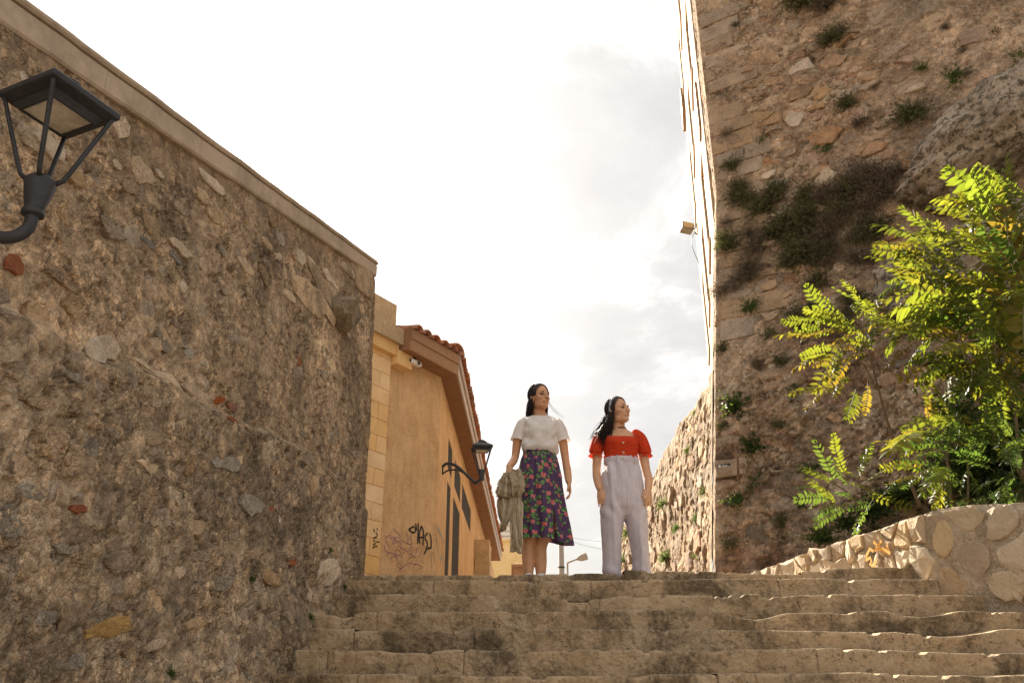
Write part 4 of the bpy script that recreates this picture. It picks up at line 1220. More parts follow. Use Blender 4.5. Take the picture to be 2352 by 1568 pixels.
# ---------------------------------------------------------------- things far down the street
M_far1 = rock('yellow_render', (.66, .47, .22), (.76, .58, .31), 1, .004, .3, pits=False)
M_far2 = rock('white_siding', (.62, .60, .56), (.74, .72, .68), 1, .004, .3, pits=False)
def far_house(name, label, x0, x1, Y, z1, m, depth=8, slats=0):
    r = empty(name, ((x0 + x1) / 2, Y, LZ)); tag(r, label, 'house')
    inv = Matrix.Translation((-(x0 + x1) / 2, -Y, -LZ))
    w = MB().box((x0, Y, -1.5), (x1, Y + depth, z1)).build('wall', m, r); w.matrix_parent_inverse = inv
    for i in range(slats):
        z = z1 - .12 - i * .34
        s = MB().box((x0 - .03, Y - .05, z - .04), (x1 + .03, Y - .004, z + .04)).build('siding_board', M_gutter, r); s.matrix_parent_inverse = inv
    c = MB().box((x0 - .12, Y - .12, z1 + .003), (x1 + .12, Y + depth, z1 + .12)).build('roof', m, r); c.matrix_parent_inverse = inv
    return r, inv
far_house('far_house', 'yellow rendered house beyond the tiled eaves, behind the sweater', -1.6, .62, 46, at_y(510, 541, 46)[2], M_far1)
far_house('far_house', 'white house with horizontal grey lines far down the street', -3.2, .25, 58, at_y(505, 524, 58)[2], M_far2, 8, 8)
hr, inv = far_house('far_shed', 'low brown shed with a little tiled roof by the white shoe', at_y(514, 570, 40)[0], at_y(527, 570, 40)[0], 40, at_y(520, 567, 40)[2], M_eave, 3)
for i in range(5):
    o = ob('roof_tile', TM, None, hr); o.matrix_parent_inverse = inv
    p = at_y(515 + i * 2.6, 566.5 - 1.5 * (i % 2), 39.9); o.location = tuple(p); o.scale = (1.1, 1, 1.1)
M_conc = plain('pole_concrete', (.30, .26, .22), .8, .15, 4, .002)
pp = at_y(561.6, 572, 34)
pole = empty('utility_pole', (pp[0], 34, LZ)); tag(pole, 'grey utility pole standing behind the flowered skirt', 'pole')
MB().tube([(0, 0, -.2), (0, 0, 5.4)], [.125, .105], 12).build('shaft', M_conc, pole, True)
for z in (1.2, 2.6, 4.0): MB().lathe([(.135, 0), (.135, .05)], 12, (0, 0, z)).build('band', M_darkmetal, pole)
lpz = at_y(567.5, 562, 33.6)
lamp = empty('street_lamp', (lpz[0], 33.6, LZ)); tag(lamp, 'slim street lamp with curved arm low between the two women', 'street lamp')
def lz(px, py): 
    q = at_y(px, py, 33.6); return (q[0] - lpz[0], 0, q[2] - LZ)
MB().tube([(0, 0, -.2)] + [np.array(p) for p in arc([lz(567.5, 566), lz(568, 562.5), lz(572, 560.6), lz(578, 558.4)])], .035, 8).build('arm', M_conc, lamp, True)
hd = MB(); h0 = np.array(lz(577, 558.8)); h1 = np.array(lz(587.3, 555.6))
hd.tube([h0, h0 * .6 + h1 * .4, h1 * .95 + h0 * .05, h1], [.05, .13, .14, .05], 10); hd.build('lamp_head', M_conc, lamp, True)
def wire(p, q, sag, label):
    P = [np.array(p) + (np.array(q) - np.array(p)) * t - np.array([0, 0, sag * 4 * t * (1 - t)]) for t in np.linspace(0, 1, 14)]
    o = MB().tube(P, .006, 5).build('overhead_wire', M_darkmetal, None, True); tag(o, label, 'wire', 'overhead wires of the utility pole')
wire((pp[0], 34, 6.2), tuple(at_y(660, 530, 60)), .5, 'upper overhead wire running right from the utility pole')
wire((pp[0], 34, 6.1), tuple(at_y(650, 548, 44)), .3, 'lower overhead wire sloping down to the right of the pole')
# ================================================================== boulders bulging out of the bastion
M_boulder = rock('lichen_boulder', (0.36, 0.285, 0.21), (0.58, 0.48, 0.37), 4.5, 0.04, 1.0, grime=(0.062, 0.052, 0.034), grime_scale=1.3, grime_amt=0.6, spot=(0.085, 0.07, 0.046), spot_at=.50)
def boulder(cx, cy, rx, ry, rz, rot, seed, label, out=0.0):
    u, z = bs_uv(*k2(cx, cy))
    c = bs_map(u, z, out)
    nu, nv = 120, 80
    th, ph = np.meshgrid(np.linspace(0, 2 * math.pi, nu, endpoint=False), np.linspace(0.02, math.pi - .02, nv))
    x = np.sin(ph) * np.cos(th); y = np.cos(ph); w = np.sin(ph) * np.sin(th)
    sx = np.sign(x) * np.abs(x) ** .85; sy = np.sign(y) * np.abs(y) ** .85
    r = 1 + .30 * (fbm(x * 1.3 + seed, y * 1.3 + w, seed, 3) - .5) + .26 * (fbm(x * 4 + seed, y * 4 + w * 3, seed + 3, 4) - .5) + .11 * (fbm(x * 14, y * 14 + w * 9, seed + 5, 4) - .5)
    a, b = x * rx * r, y * ry * r
    aa = a * math.cos(rot) - b * math.sin(rot); bb = a * math.sin(rot) + b * math.cos(rot)
    P = c + aa[..., None] * BE + bb[..., None] * np.array([0, 0, 1.0]) + (w * rz * r)[..., None] * BN
    o = ob('boulder', mesh_np('boulder', P.reshape(-1, 3), quads(nv, nu, True), True), M_boulder)
    tag(o, label, 'boulder', 'boulders built into the bastion', kind='thing')
    return o
boulder(2318, 318, 1.5, .66, .95, .42, 3, 'great lichen-dark boulder bulging from the bastion at the upper right', .12)
boulder(2265, 615, 1.55, .62, .8, .28, 8, 'long speckled boulder behind the top of the leafy tree', -.05)
boulder(2110, 660, .55, .62, .4, .5, 12, 'smaller speckled rock below the dry bushes, left of the leafy tree', -.1)

# ================================================================== plants
def leafmat(name, dif, tra, hue=0.03, gloss=0.35, tfac=0.55):
    m, N = new_mat(name)
    oi = N.n('ShaderNodeObjectInfo').outputs['Random']
    pos = N.n('ShaderNodeNewGeometry').outputs['Position']
    nz = N.noise(pos, 6.0, 3, .6)
    val = N.math('ADD', .65, N.math('ADD', N.math('MULTIPLY', oi, .3), N.math('MULTIPLY', nz, .5)))
    def vary(c):
        h = N.n('ShaderNodeHueSaturation', {'Color': tuple(c) + (1,)})
        N.t.links.new(val, h.inputs['Value'])
        N.t.links.new(N.math('ADD', .5 - hue, N.math('MULTIPLY', N.math('FRACT', N.math('MULTIPLY', oi, 13.7)), hue * 1.6)), h.inputs['Hue'])
        return h.outputs[0]
    d = N.n('ShaderNodeBsdfPrincipled', {'Base Color': vary(dif), 'Roughness': gloss, 'Specular IOR Level': .2})
    t = N.n('ShaderNodeBsdfTranslucent', {'Color': vary(tra)})
    mx = N.n('ShaderNodeMixShader', {0: tfac, 1: d.outputs[0], 2: t.outputs[0]})
    N.n('ShaderNodeOutputMaterial', {'Surface': mx.outputs[0]})
    return m
M_leaf = leafmat('leaf_green', (.068, .098, .02), (.205, .232, .018), .03, .5)
M_leafy = leafmat('leaf_yellowing', (.11, .105, .022), (.30, .245, .022), .03, .5)
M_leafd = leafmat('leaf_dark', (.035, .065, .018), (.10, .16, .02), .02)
M_leafb = leafmat('leaf_withered', (.19, .085, .028), (.40, .17, .035), .02)
M_stem = plain('plant_stem', (.16, .105, .055), .7, .25, 20, .002)
M_stemg = plain('green_stem', (.15, .15, .05), .6, .2, 20)
M_dry = leafmat('dry_twig', (.15, .115, .078), (.12, .085, .05), .01, .8, .2)
M_olive = leafmat('olive_leaf', (.11, .112, .052), (.13, .13, .03), .03, .7, .35)
M_wgreen = leafmat('weed_leaf', (.06, .105, .03), (.14, .2, .03), .03, .6, .4)

def leaflet(V, F, base, d, s, n, L, Wd, fold=.25, droop=.2):
    """one lance-shaped leaflet: direction d, side s, normal n"""
    k = len(V)
    for t, w in ((0, .02), (.18, .8), (.42, 1.0), (.7, .72), (.9, .28)):
        c = base + d * (t * L) - n * (droop * L * t * t)
        V.append(c - s * (Wd * w) + n * (fold * Wd * w)); V.append(c); V.append(c + s * (Wd * w) + n * (fold * Wd * w))
    V.append(base + d * L - n * droop * L)
    for i in range(4):
        a = k + 3 * i
        F.append((a, a + 3, a + 4, a + 1)); F.append((a + 1, a + 4, a + 5, a + 2))
    a = k + 12
    F.append((a, k + 15, a + 1)); F.append((a + 1, k + 15, a + 2))
def compound_leaf(seed, pairs, ll=.2, lw=.036, droop=.18, gap=0.0):
    """pinnate leaf of length 1 along +X: stalk plus rows of leaflets"""
    rg = np.random.default_rng(seed)
    V = []; F = []
    def axis(t):
        return np.array([t, .03 * math.sin(t * 3 + seed), .10 * math.sin(t * 2.2) - droop * t * t])
    st = MB().tube([axis(t) for t in np.linspace(0, .97, 7)], [.008, .007, .006, .005, .004, .003, .002], 4)
    for i in range(pairs):
        t = .14 + .83 * i / (pairs - 1)
        p = axis(t); tg = axis(min(t + .02, 1)) - axis(t - .02); tg /= np.linalg.norm(tg)
        prof = min(1.0, .55 + 1.6 * (i / pairs)) * (1.0 if t < .75 else 1 - 1.6 * (t - .75))
        for sgn in (-1, 1):
            if rg.random() < gap: continue
            ang = R(62 + rg.normal(0, 7)) if t < .9 else R(40)
            side = np.array([0, sgn, 0.0])
            d = tg * math.cos(ang) + side * math.sin(ang) + np.array([0, 0, rg.normal(-.05, .14)])
            d /= np.linalg.norm(d)
            n = np.array([0, 0, 1.0]) + rg.normal(0, .22, 3); n -= d * np.dot(n, d); n /= np.linalg.norm(n)
            s = np.cross(n, d)
            leaflet(V, F, p, d, s, n, ll * prof * rg.uniform(.85, 1.12), lw * (.6 + .4 * prof) * rg.uniform(.9, 1.1), .28, rg.uniform(.05, .3))
    tg = axis(1) - axis(.95); tg /= np.linalg.norm(tg); n = np.array([0, 0, 1.0]); s = np.cross(n, tg)
    leaflet(V, F, axis(.96), tg, s, n, ll * .62, lw * .8)
    k = len(V)
    me = mesh_np('leaf', [*map(tuple, V), *st.v], F + [tuple(i + k for i in f) for f in st.f], True)
    return me, len(F)
def leaf_set(mats, seeds):
    out = []
    for sd in seeds:
        rg = np.random.default_rng(sd)
        me, nf = compound_leaf(sd, int(rg.integers(9, 14)), rg.uniform(.17, .21), rg.uniform(.030, .037), rg.uniform(.05, .3), .06)
        me.materials.append(mats[0]); me.materials.append(M_stemg if mats[0] is not M_leafb else M_stem)
        idx = np.zeros(len(me.polygons), np.int32); idx[nf:] = 1
        me.polygons.foreach_set('material_index', idx)
        out.append(me)
    return out
LV = {'g': leaf_set([M_leaf], range(10, 18)), 'y': leaf_set([M_leafy], range(30, 34)), 'd': leaf_set([M_leafd], range(40, 43)), 'b': leaf_set([M_leafb], range(50, 53))}
rl = np.random.default_rng(55)
def put_leaf(parent, base, tip, kind, up=None, roll=.35):
    d = np.array(tip) - np.array(base); L = np.linalg.norm(d); d = d / L
    n = np.array(up if up is not None else (-.25, -.55, .75)) + rl.normal(0, roll, 3)
    n = n - d * np.dot(n, d); n /= np.linalg.norm(n); s = np.cross(n, d)
    me = LV[kind][int(rl.integers(len(LV[kind])))]
    o = bpy.data.objects.new('leaf', me); COL.objects.link(o); o.parent = parent
    M = Matrix(((d[0], s[0], n[0], base[0]), (d[1], s[1], n[1], base[1]), (d[2], s[2], n[2], base[2]), (0, 0, 0, 1)))
    o.matrix_parent_inverse = Matrix.Translation(-parent.location)
    o.matrix_basis = M @ Matrix.Diagonal((L, L, L, 1))
    return o
def DEPTH(px): return float(np.interp(px, [790, 880, 940, 1030, 1100], [8.5, 8.0, 7.3, 6.6, 6.4]))
def kq(cx, cy): return 775 + .2677 * cx, 162.5 + .2677 * cy
def plant(name, label, cat, base, stems, leaves, fill, mat=M_stem, group=None):
    """stems: lists of (cx, cy, Y, r); leaves: (tip, base, kind); all picture points of the close-up view"""
    root = empty(name, tuple(base)); tag(root, label, cat, group)
    inv = Matrix.Translation(-root.location)
    for k, sp in enumerate(stems):
        P = [at_y(*kq(a, b), Y) for a, b, Y, r in sp]; rr = [r for a, b, Y, r in sp]
        if len(P) > 2:
            Pn = arc(P, 4); rr = list(np.interp(np.linspace(0, 1, len(Pn)), np.linspace(0, 1, len(P)), rr)); P = Pn
        o = MB().tube(P, rr, 7).build('trunk' if k == 0 else 'stem', mat, root, True); o.matrix_parent_inverse = inv
    def depth(cx):
        return DEPTH(775 + .2677 * cx) + rl.uniform(-.3, .45)
    for (tx, ty), (bx, by), kd in leaves:
        Y = depth(bx)
        put_leaf(root, at_y(*kq(bx, by), Y), at_y(*kq(tx, ty), Y + rl.normal(0, .22)), kd)
    for (cx, cy, rx, ry, n, kinds, l0, l1, dirc) in fill:
        for i in range(n):
            a = rl.uniform(0, 2 * math.pi); q = math.sqrt(rl.uniform(0, 1))
            bx, by = cx + rx * q * math.cos(a), cy + ry * q * math.sin(a)
            Y = depth(bx) + rl.uniform(0, .3)
            L = rl.uniform(l0, l1)
            dv = np.array([dirc[0], 0, dirc[1]]) + np.array([.7 * math.cos(a), 0, -.5 * math.sin(a)]) + rl.normal(0, .45, 3)
            dv /= np.linalg.norm(dv)
            b = at_y(*kq(bx, by), Y)
            put_leaf(root, b, b + dv * L, str(rl.choice(list(kinds))), None, .5)
    return root
tree = plant('leafy_tree', 'bright green tree with long feathery leaves leaning over the parapet', 'tree', at_y(*kq(960, 1240), 7.9),
    [[(985, 1260, 7.9, .035), (925, 1165, 7.9, .03), (860, 1060, 7.9, .026), (790, 930, 7.95, .022), (720, 830, 8.0, .018), (670, 760, 8.05, .013)],
     [(790, 930, 7.95, .012), (800, 760, 8.0, .01), (860, 560, 8.05, .008), (880, 400, 8.1, .005)],
     [(760, 880, 8.0, .008), (690, 640, 8.1, .007), (640, 480, 8.15, .005)],
     [(930, 1200, 8.1, .02), (900, 960, 8.2, .015), (905, 700, 8.2, .011), (880, 420, 8.2, .006)]],
    [((725, 45), (900, 300), 'g'), ((600, 125), (810, 200), 'g'), ((840, 50), (940, 150), 'g'), ((535, 215), (800, 330), 'g'), ((540, 260), (760, 320), 'g'), ((395, 310), (650, 490), 'g'),
     ((500, 330), (720, 420), 'g'), ((280, 540), (570, 490), 'g'), ((860, 170), (900, 690), 'y'), ((500, 420), (730, 570), 'g'), ((430, 590), (700, 600), 'g'), ((470, 545), (760, 520), 'g'),
     ((480, 760), (640, 640), 'g'), ((395, 770), (530, 670), 'y'), ((700, 250), (890, 470), 'g'), ((640, 330), (850, 520), 'g'), ((560, 640), (760, 640), 'y'), ((960, 60), (960, 330), 'g'), ((1010, 120), (960, 400), 'g'),
     ((620, 700), (800, 690), 'y'), ((900, 200), (960, 520), 'g'), ((500, 640), (680, 560), 'g'), ((930, 330), (960, 760), 'y')],
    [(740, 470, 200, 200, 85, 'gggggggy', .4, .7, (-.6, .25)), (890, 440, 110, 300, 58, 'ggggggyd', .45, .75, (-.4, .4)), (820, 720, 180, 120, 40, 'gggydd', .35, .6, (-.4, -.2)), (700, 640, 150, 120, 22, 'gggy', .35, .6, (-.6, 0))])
plant('leafy_sapling', 'smaller yellowing sapling with feathery leaves standing left of the leafy tree', 'tree', at_y(*kq(545, 1270), 8.7),
    [[(545, 1290, 8.7, .022), (500, 1180, 8.7, .02), (430, 1000, 8.7, .016), (390, 860, 8.7, .013), (355, 720, 8.7, .01), (340, 600, 8.7, .006)],
     [(390, 860, 8.7, .008), (300, 700, 8.7, .006), (260, 640, 8.7, .004)]],
    [((285, 530), (350, 600), 'g'), ((255, 440), (340, 570), 'g'), ((120, 540), (270, 640), 'g'), ((100, 640), (330, 620), 'y'), ((70, 765), (310, 700), 'y'), ((140, 850), (250, 690), 'g'),
     ((60, 855), (270, 850), 'y'), ((110, 905), (260, 820), 'y'), ((250, 450), (360, 600), 'g'), ((200, 590), (340, 640), 'g'), ((150, 720), (330, 660), 'y'), ((420, 560), (350, 700), 'g')],
    [(280, 640, 110, 90, 30, 'gggyy', .3, .5, (-.6, .1)), (330, 760, 100, 100, 12, 'gyyy', .3, .42, (-.3, -.3))])
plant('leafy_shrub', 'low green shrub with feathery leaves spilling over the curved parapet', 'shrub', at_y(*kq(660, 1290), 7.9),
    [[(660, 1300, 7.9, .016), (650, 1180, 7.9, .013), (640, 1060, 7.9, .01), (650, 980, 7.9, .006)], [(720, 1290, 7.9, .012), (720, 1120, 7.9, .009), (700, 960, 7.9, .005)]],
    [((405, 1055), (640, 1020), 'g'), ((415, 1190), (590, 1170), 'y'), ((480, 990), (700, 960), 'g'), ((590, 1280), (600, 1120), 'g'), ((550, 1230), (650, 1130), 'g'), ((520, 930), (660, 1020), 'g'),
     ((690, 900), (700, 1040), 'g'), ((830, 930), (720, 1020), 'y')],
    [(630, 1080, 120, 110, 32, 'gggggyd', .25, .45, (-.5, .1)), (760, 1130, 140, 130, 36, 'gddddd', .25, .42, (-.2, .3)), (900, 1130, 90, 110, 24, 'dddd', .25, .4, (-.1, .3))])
plant('trailing_shrub', 'sparse dark shrub at the bastion foot left of the parapet plants', 'shrub', at_y(*kq(240, 1290), 9.2),
    [[(330, 1310, 9.2, .012), (270, 1230, 9.2, .009), (180, 1180, 9.2, .006)], [(330, 1300, 9.2, .01), (360, 1180, 9.2, .007), (250, 1120, 9.2, .004)]],
    [((100, 1135), (220, 1200), 'g'), ((245, 1150), (330, 1180), 'g')],
    [(300, 1230, 120, 70, 24, 'dddgg', .25, .45, (-.3, .1))])

# long dry stalks between the leaves
for i in range(0):
    pass

# bushes: stems that fan out from a root, with small leaves
def bush_mesh(seed, nst, leafn, lsz, mats, spread=1.0, curl=.35, sr=.0045):
    rg = np.random.default_rng(seed); V = []; F = []; idx = []
    for i in range(nst):
        th = rg.uniform(0, 2 * math.pi); e = rg.uniform(.05, 1) ** .6
        d = np.array([math.cos(th) * e * spread, math.sin(th) * e * spread, (1 - e * .75)]); d /= np.linalg.norm(d)
        L = rg.uniform(.45, 1.0); P = [np.zeros(3)]; dd = d.copy()
        for k in range(4):
            dd = dd + rg.normal(0, curl, 3); dd /= np.linalg.norm(dd); P.append(P[-1] + dd * L / 4)
        s = np.cross(d, rg.normal(0, 1, 3)); s /= np.linalg.norm(s)
        k0 = len(V)
        for k, p in enumerate(P):
            w = sr * (1 - .2 * k); V += [p - s * w, p + s * w]
        for k in range(4): F.append((k0 + 2*k, k0 + 2*k + 1, k0 + 2*k + 3, k0 + 2*k + 2)); idx.append(0)
        for k in range(leafn):
            t = rg.uniform(.8, 4); j = min(int(t), 3); p = P[j] + (P[j+1] - P[j]) * (t - j)
            a = rg.normal(0, 1, 3); a /= np.linalg.norm(a); b = np.cross(a, rg.normal(0, 1, 3)); b /= np.linalg.norm(b)
            l = lsz * rg.uniform(.6, 1.4); k0 = len(V)
            V += [p, p + a * l * .5 + b * l * .28, p + a * l, p + a * l * .5 - b * l * .28]; F.append((k0, k0+1, k0+2, k0+3)); idx.append(1)
    me = mesh_np('shrub', V, F, False)
    for m in mats: me.materials.append(m)
    me.polygons.foreach_set('material_index', np.array(idx, np.int32))
    return me
BU = {'d': [bush_mesh(s, 330, 5, .05, [M_dry, M_dry], 1.3, .4, .007) for s in (1, 2, 3)],
      'o': [bush_mesh(s, 210, 20, .06, [M_dry, M_olive], 1.3, .35, .006) for s in (4, 5, 6)],
      'g': [bush_mesh(s, 70, 18, .085, [M_stemg, M_wgreen], 1.1, .3) for s in (7, 8, 9)],
      'k': [bush_mesh(s, 80, 22, .09, [M_stem, M_leafd], 1.1, .3) for s in (11, 12)]}
rb = np.random.default_rng(91)
def put_bush(p, n, size, kind, label, cat, group=None, name=None):
    me = BU[kind][int(rb.integers(len(BU[kind])))]
    o = bpy.data.objects.new(name or ('dry_bush' if kind == 'd' else 'wall_weed'), me); COL.objects.link(o)
    n = np.array(n) / np.linalg.norm(n)
    q = Vector(n).to_track_quat('Z', 'Y'); o.rotation_mode = 'QUATERNION'
    from mathutils import Quaternion
    o.rotation_quaternion = q @ Quaternion((0, 0, 1), rb.uniform(0, 6.28))
    o.location = tuple(p); s = size * rb.uniform(.9, 1.1); o.scale = (s, s, s * rb.uniform(.75, 1))
    tag(o, label, cat, group, 'thing')
    return o
def on_bastion(x, y, lift=0.0):
    u, z = bs_uv(*k2(x, y))
    return bs_map(u, z, float(bs_big(np.array(u), np.array(z))) * float(sstep(0, .6, np.array(u))) + lift), u, z
UPN = BN + np.array([0, 0, .75])
KN = {'d': 'dry brown', 'o': 'olive', 'g': 'green', 'k': 'dark green'}
# weeds one can single out
named = [(1850, 2, 50, 'o', 'olive weed clump cut by the top edge of the picture, on the bastion'), (1897, 10, 42, 'd', 'dry grey bush beside the clump at the very top of the bastion'),
         (1912, 85, 38, 'o', 'round olive tuft alone on the bare upper bastion face'), (2195, 180, 28, 'g', 'small green weed just above the great boulder'),
         (2090, 268, 44, 'o', 'long olive tuft along the left flank of the great boulder'), (1945, 238, 30, 'o', 'olive tuft among the broken stones at mid bastion'),
         (1975, 278, 28, 'd', 'dark dry tuft under a pale slab left of the great boulder'), (2262, 385, 52, 'g', 'green bush growing from the crack under the great boulder'),
         (1722, 705, 34, 'g', 'green weed above the reddish patch near the bastion corner'), (1690, 935, 36, 'k', 'dark green clump level with the heads of the women'),
         (1735, 1030, 30, 'k', 'dark green clump just above right of the sticker'), (1700, 1150, 34, 'g', 'low green weed below the sticker')]
for x, y, s, k, lab in named:
    p, u, z = on_bastion(x, y, -.02)
    put_bush(p, UPN, s / 2352 * 1024 / FPX * np.linalg.norm(p) * 1.5, k, lab, 'weed', 'weeds rooted in the bastion face')
small = [(2120, 155, 16, 'g'), (2170, 60, 13, 'd'), (2212, 115, 14, 'd'), (2222, 168, 16, 'd'), (2286, 70, 14, 'o'), (2340, 135, 22, 'g'), (1900, 340, 22, 'g'), (1682, 380, 30, 'o'), (1750, 325, 14, 'g'),
         (1672, 308, 20, 'd'), (1665, 105, 12, 'd'), (1690, 60, 12, 'o'), (2010, 200, 14, 'd'), (1875, 335, 16, 'g'), (2000, 140, 10, 'g'), (1800, 832, 26, 'o'), (1872, 712, 22, 'o'), (1762, 770, 26, 'g'),
         (1660, 800, 18, 'o'), (1740, 840, 22, 'd'), (1830, 905, 22, 'g'), (1790, 980, 20, 'o'), (1740, 1110, 26, 'g'), (1680, 1250, 26, 'o'), (1860, 1080, 26, 'g'), (1800, 1200, 24, 'o'), (1890, 1010, 24, 'd'),
         (1930, 860, 26, 'd'), (1850, 1160, 22, 'g'), (1660, 980, 16, 'o'), (1710, 880, 18, 'd')]
for x, y, s, k in small:
    p, u, z = on_bastion(x, y, -.02)
    zone = 'upper' if y < 450 else 'lower'
    put_bush(p, UPN, s / 2352 * 1024 / FPX * np.linalg.norm(p) * 1.5, k, 'little %s tuft dotted over the %s part of the bastion face' % (KN[k], zone), 'weed', 'little tufts on the %s bastion' % zone)
mass = []
WHERE = ['below and left of the great boulder', 'beside the bastion corner at mid height', 'near the corner just under the coursed blocks', 'in the middle of the bastion face', 'left of the long speckled boulder', 'at the corner under the scrub band']
for w_, (x0, x1, y0, y1, n, ks) in zip(WHERE, [(1890, 2085, 385, 480, 17, 'dddo'), (1665, 1900, 505, 625, 19, 'ddoo'), (1690, 1860, 430, 500, 8, 'oood'), (1880, 2030, 480, 620, 15, 'ddoo'), (1840, 2000, 650, 760, 8, 'do'), (1655, 1760, 630, 690, 5, 'od')]):
    for i in range(n):
        mass.append((rb.uniform(x0, x1), rb.uniform(y0, y1), rb.uniform(26, 46), str(rb.choice(list(ks))), w_))
for x, y, s, k, w_ in mass:
    p, u, z = on_bastion(x, y, -.03)
    put_bush(p, UPN + rb.normal(0, .2, 3), s / 2352 * 1024 / FPX * np.linalg.norm(p) * 1.55, k, '%s bush of the scrub %s' % ('dry twiggy' if k == 'd' else 'olive grey', w_), 'bush', 'scrub across the bastion')
# dark undergrowth between the parapet and the foot of the bastion
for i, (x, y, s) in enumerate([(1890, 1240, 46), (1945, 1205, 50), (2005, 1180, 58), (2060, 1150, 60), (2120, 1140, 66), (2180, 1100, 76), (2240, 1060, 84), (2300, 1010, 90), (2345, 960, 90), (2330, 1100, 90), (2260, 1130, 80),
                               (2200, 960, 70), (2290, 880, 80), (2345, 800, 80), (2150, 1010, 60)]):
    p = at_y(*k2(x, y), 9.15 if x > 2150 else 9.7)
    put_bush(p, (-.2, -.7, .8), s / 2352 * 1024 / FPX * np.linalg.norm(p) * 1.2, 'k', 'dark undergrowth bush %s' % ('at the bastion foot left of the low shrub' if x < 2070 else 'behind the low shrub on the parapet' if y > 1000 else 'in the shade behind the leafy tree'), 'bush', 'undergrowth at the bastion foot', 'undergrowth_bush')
for x, y, s in [(2290, 1150, 22), (2330, 1145, 26), (2250, 1158, 16), (2210, 1160, 14)]:
    p = at_y(*k2(x, y), 7.35)
    put_bush(p, (-.1, -.5, .9), s / 2352 * 1024 / FPX * np.linalg.norm(p) * 1.3, 'g', 'small fresh weed on top of the curved parapet', 'weed', 'weeds along the parapet top')
# plants on the sunlit curtain wall
for x, y, s in [(1580, 1035, 15), (1525, 1158, 20), (1532, 1280, 24), (1442, 1225, 24), (1430, 1290, 20), (1620, 1128, 16), (1600, 1190, 14), (1610, 1270, 18), (1555, 1215, 14), (1595, 950, 10)]:
    d = ray(*k2(x, y)); X = 2.78
    p = d * (X / d[0]); 
    put_bush(p, (-1, -.2, .6), s / 2352 * 1024 / FPX * np.linalg.norm(p) * 1.4, 'g', 'green weed sprouting from the sunlit curtain wall', 'weed', 'weeds on the curtain wall')
# broad-leaved weeds at the foot of the rubble wall
for x, y, s in [(690, 1418, 13), (728, 1432, 14), (770, 1348, 10), (682, 1368, 7), (740, 1265, 9), (688, 1450, 8), (552, 1330, 10), (352, 1545, 18), (420, 800, 6), (395, 1140, 7)]:
    u, z = wl_uv(*k2(x, y)); p = wl_map(u, z, float(wl_bulge(np.array(u), np.array(z))) + .01)
    put_bush(p, (1, -.5, .6), s / 2352 * 1024 / FPX * np.linalg.norm(p) * 1.3, 'g', 'tiny green weed growing out of the rubble wall by the stairs', 'weed', 'weeds on the rubble wall')

# sticker on the smooth block beside the bastion corner
uS, zS = bs_uv(*k2(1667.5, 1072)); 
stk = empty('sticker', tuple(bs_map(uS, zS, .078)))
tag(stk, 'small black and white sticker with a hand and the word BEER on the bastion', 'sticker')
stk.rotation_euler = (0, 0, math.atan2(BE[1], BE[0]))
stk.rotation_euler = (R(4), 0, math.atan2(BE[1], BE[0]))
M_ink = plain('sticker_black', (.03, .035, .036), .5, .1); M_inkw = plain('sticker_white', (.72, .70, .66), .5, .05)
MB().box((-.09, -.001, -.024), (.09, .001, .024)).build('backing', M_ink, stk)
def text(body, size, loc, mat, parent, name='lettering'):
    c = bpy.data.curves.new(name, 'FONT'); c.body = body; c.size = size; c.align_x = 'LEFT'; c.extrude = .0004
    o = bpy.data.objects.new(name, c); dg = bpy.context.evaluated_depsgraph_get()
    COL.objects.link(o); dg.update()
    me = bpy.data.meshes.new_from_object(o.evaluated_get(bpy.context.evaluated_depsgraph_get()))
    bpy.data.objects.remove(o)
    n = ob(name, me, mat, parent); n.location = loc; n.rotation_euler = (R(90), 0, 0); return n
text('BEER', .036, (-.03, -.0025, -.016), M_inkw, stk)
hand = MB().box((-.075, -.003, -.018), (-.045, -.0015, .002))
for i in range(4): hand.box((-.078 + i * .009, -.003, .002), (-.072 + i * .009, -.0015, .016 + .004 * (i in (1, 2))))
hand.box((-.045, -.003, -.01), (-.034, -.0015, -.004))
hand.build('hand_print', M_inkw, stk)
# orange scribble on the sunlit side of the parapet
def pstroke(pts, w):
    n0 = par_n(UC - 1.2); nn = np.array([float(n0[0]), float(n0[1]), 0]); p0 = np.array([*[float(q) for q in par_pt(UC - 1.2)], 0]) + nn * .055
    P3 = [on_plane(750 + .1246 * a, 487.5 + .1246 * b, p0, nn) for a, b in pts]
    V = []; m = len(P3)
    for i, p in enumerate(P3):
        t = P3[min(i+1, m-1)] - P3[max(i-1, 0)]; t /= np.linalg.norm(t) + 1e-9
        s = np.cross(nn, t) * w * .5; V += [p - s, p + s]
    F = [(2*i, 2*i+1, 2*i+3, 2*i+2) for i in range(m - 1)]
    b = MB().add(V, F)
    return b.build('paint_stroke', M_spray['orange'], bpy.data.objects['parapet'])
for q in [[(990, 430), (1050, 490), (1000, 500)], [(1055, 425), (1000, 500), (1060, 490), (1125, 525)], [(1095, 460), (1110, 500)], [(990, 510), (960, 490), (935, 540), (930, 580), (965, 560), (975, 590), (960, 610), (995, 630), (1015, 570)]]:
    pstroke(q, .03)
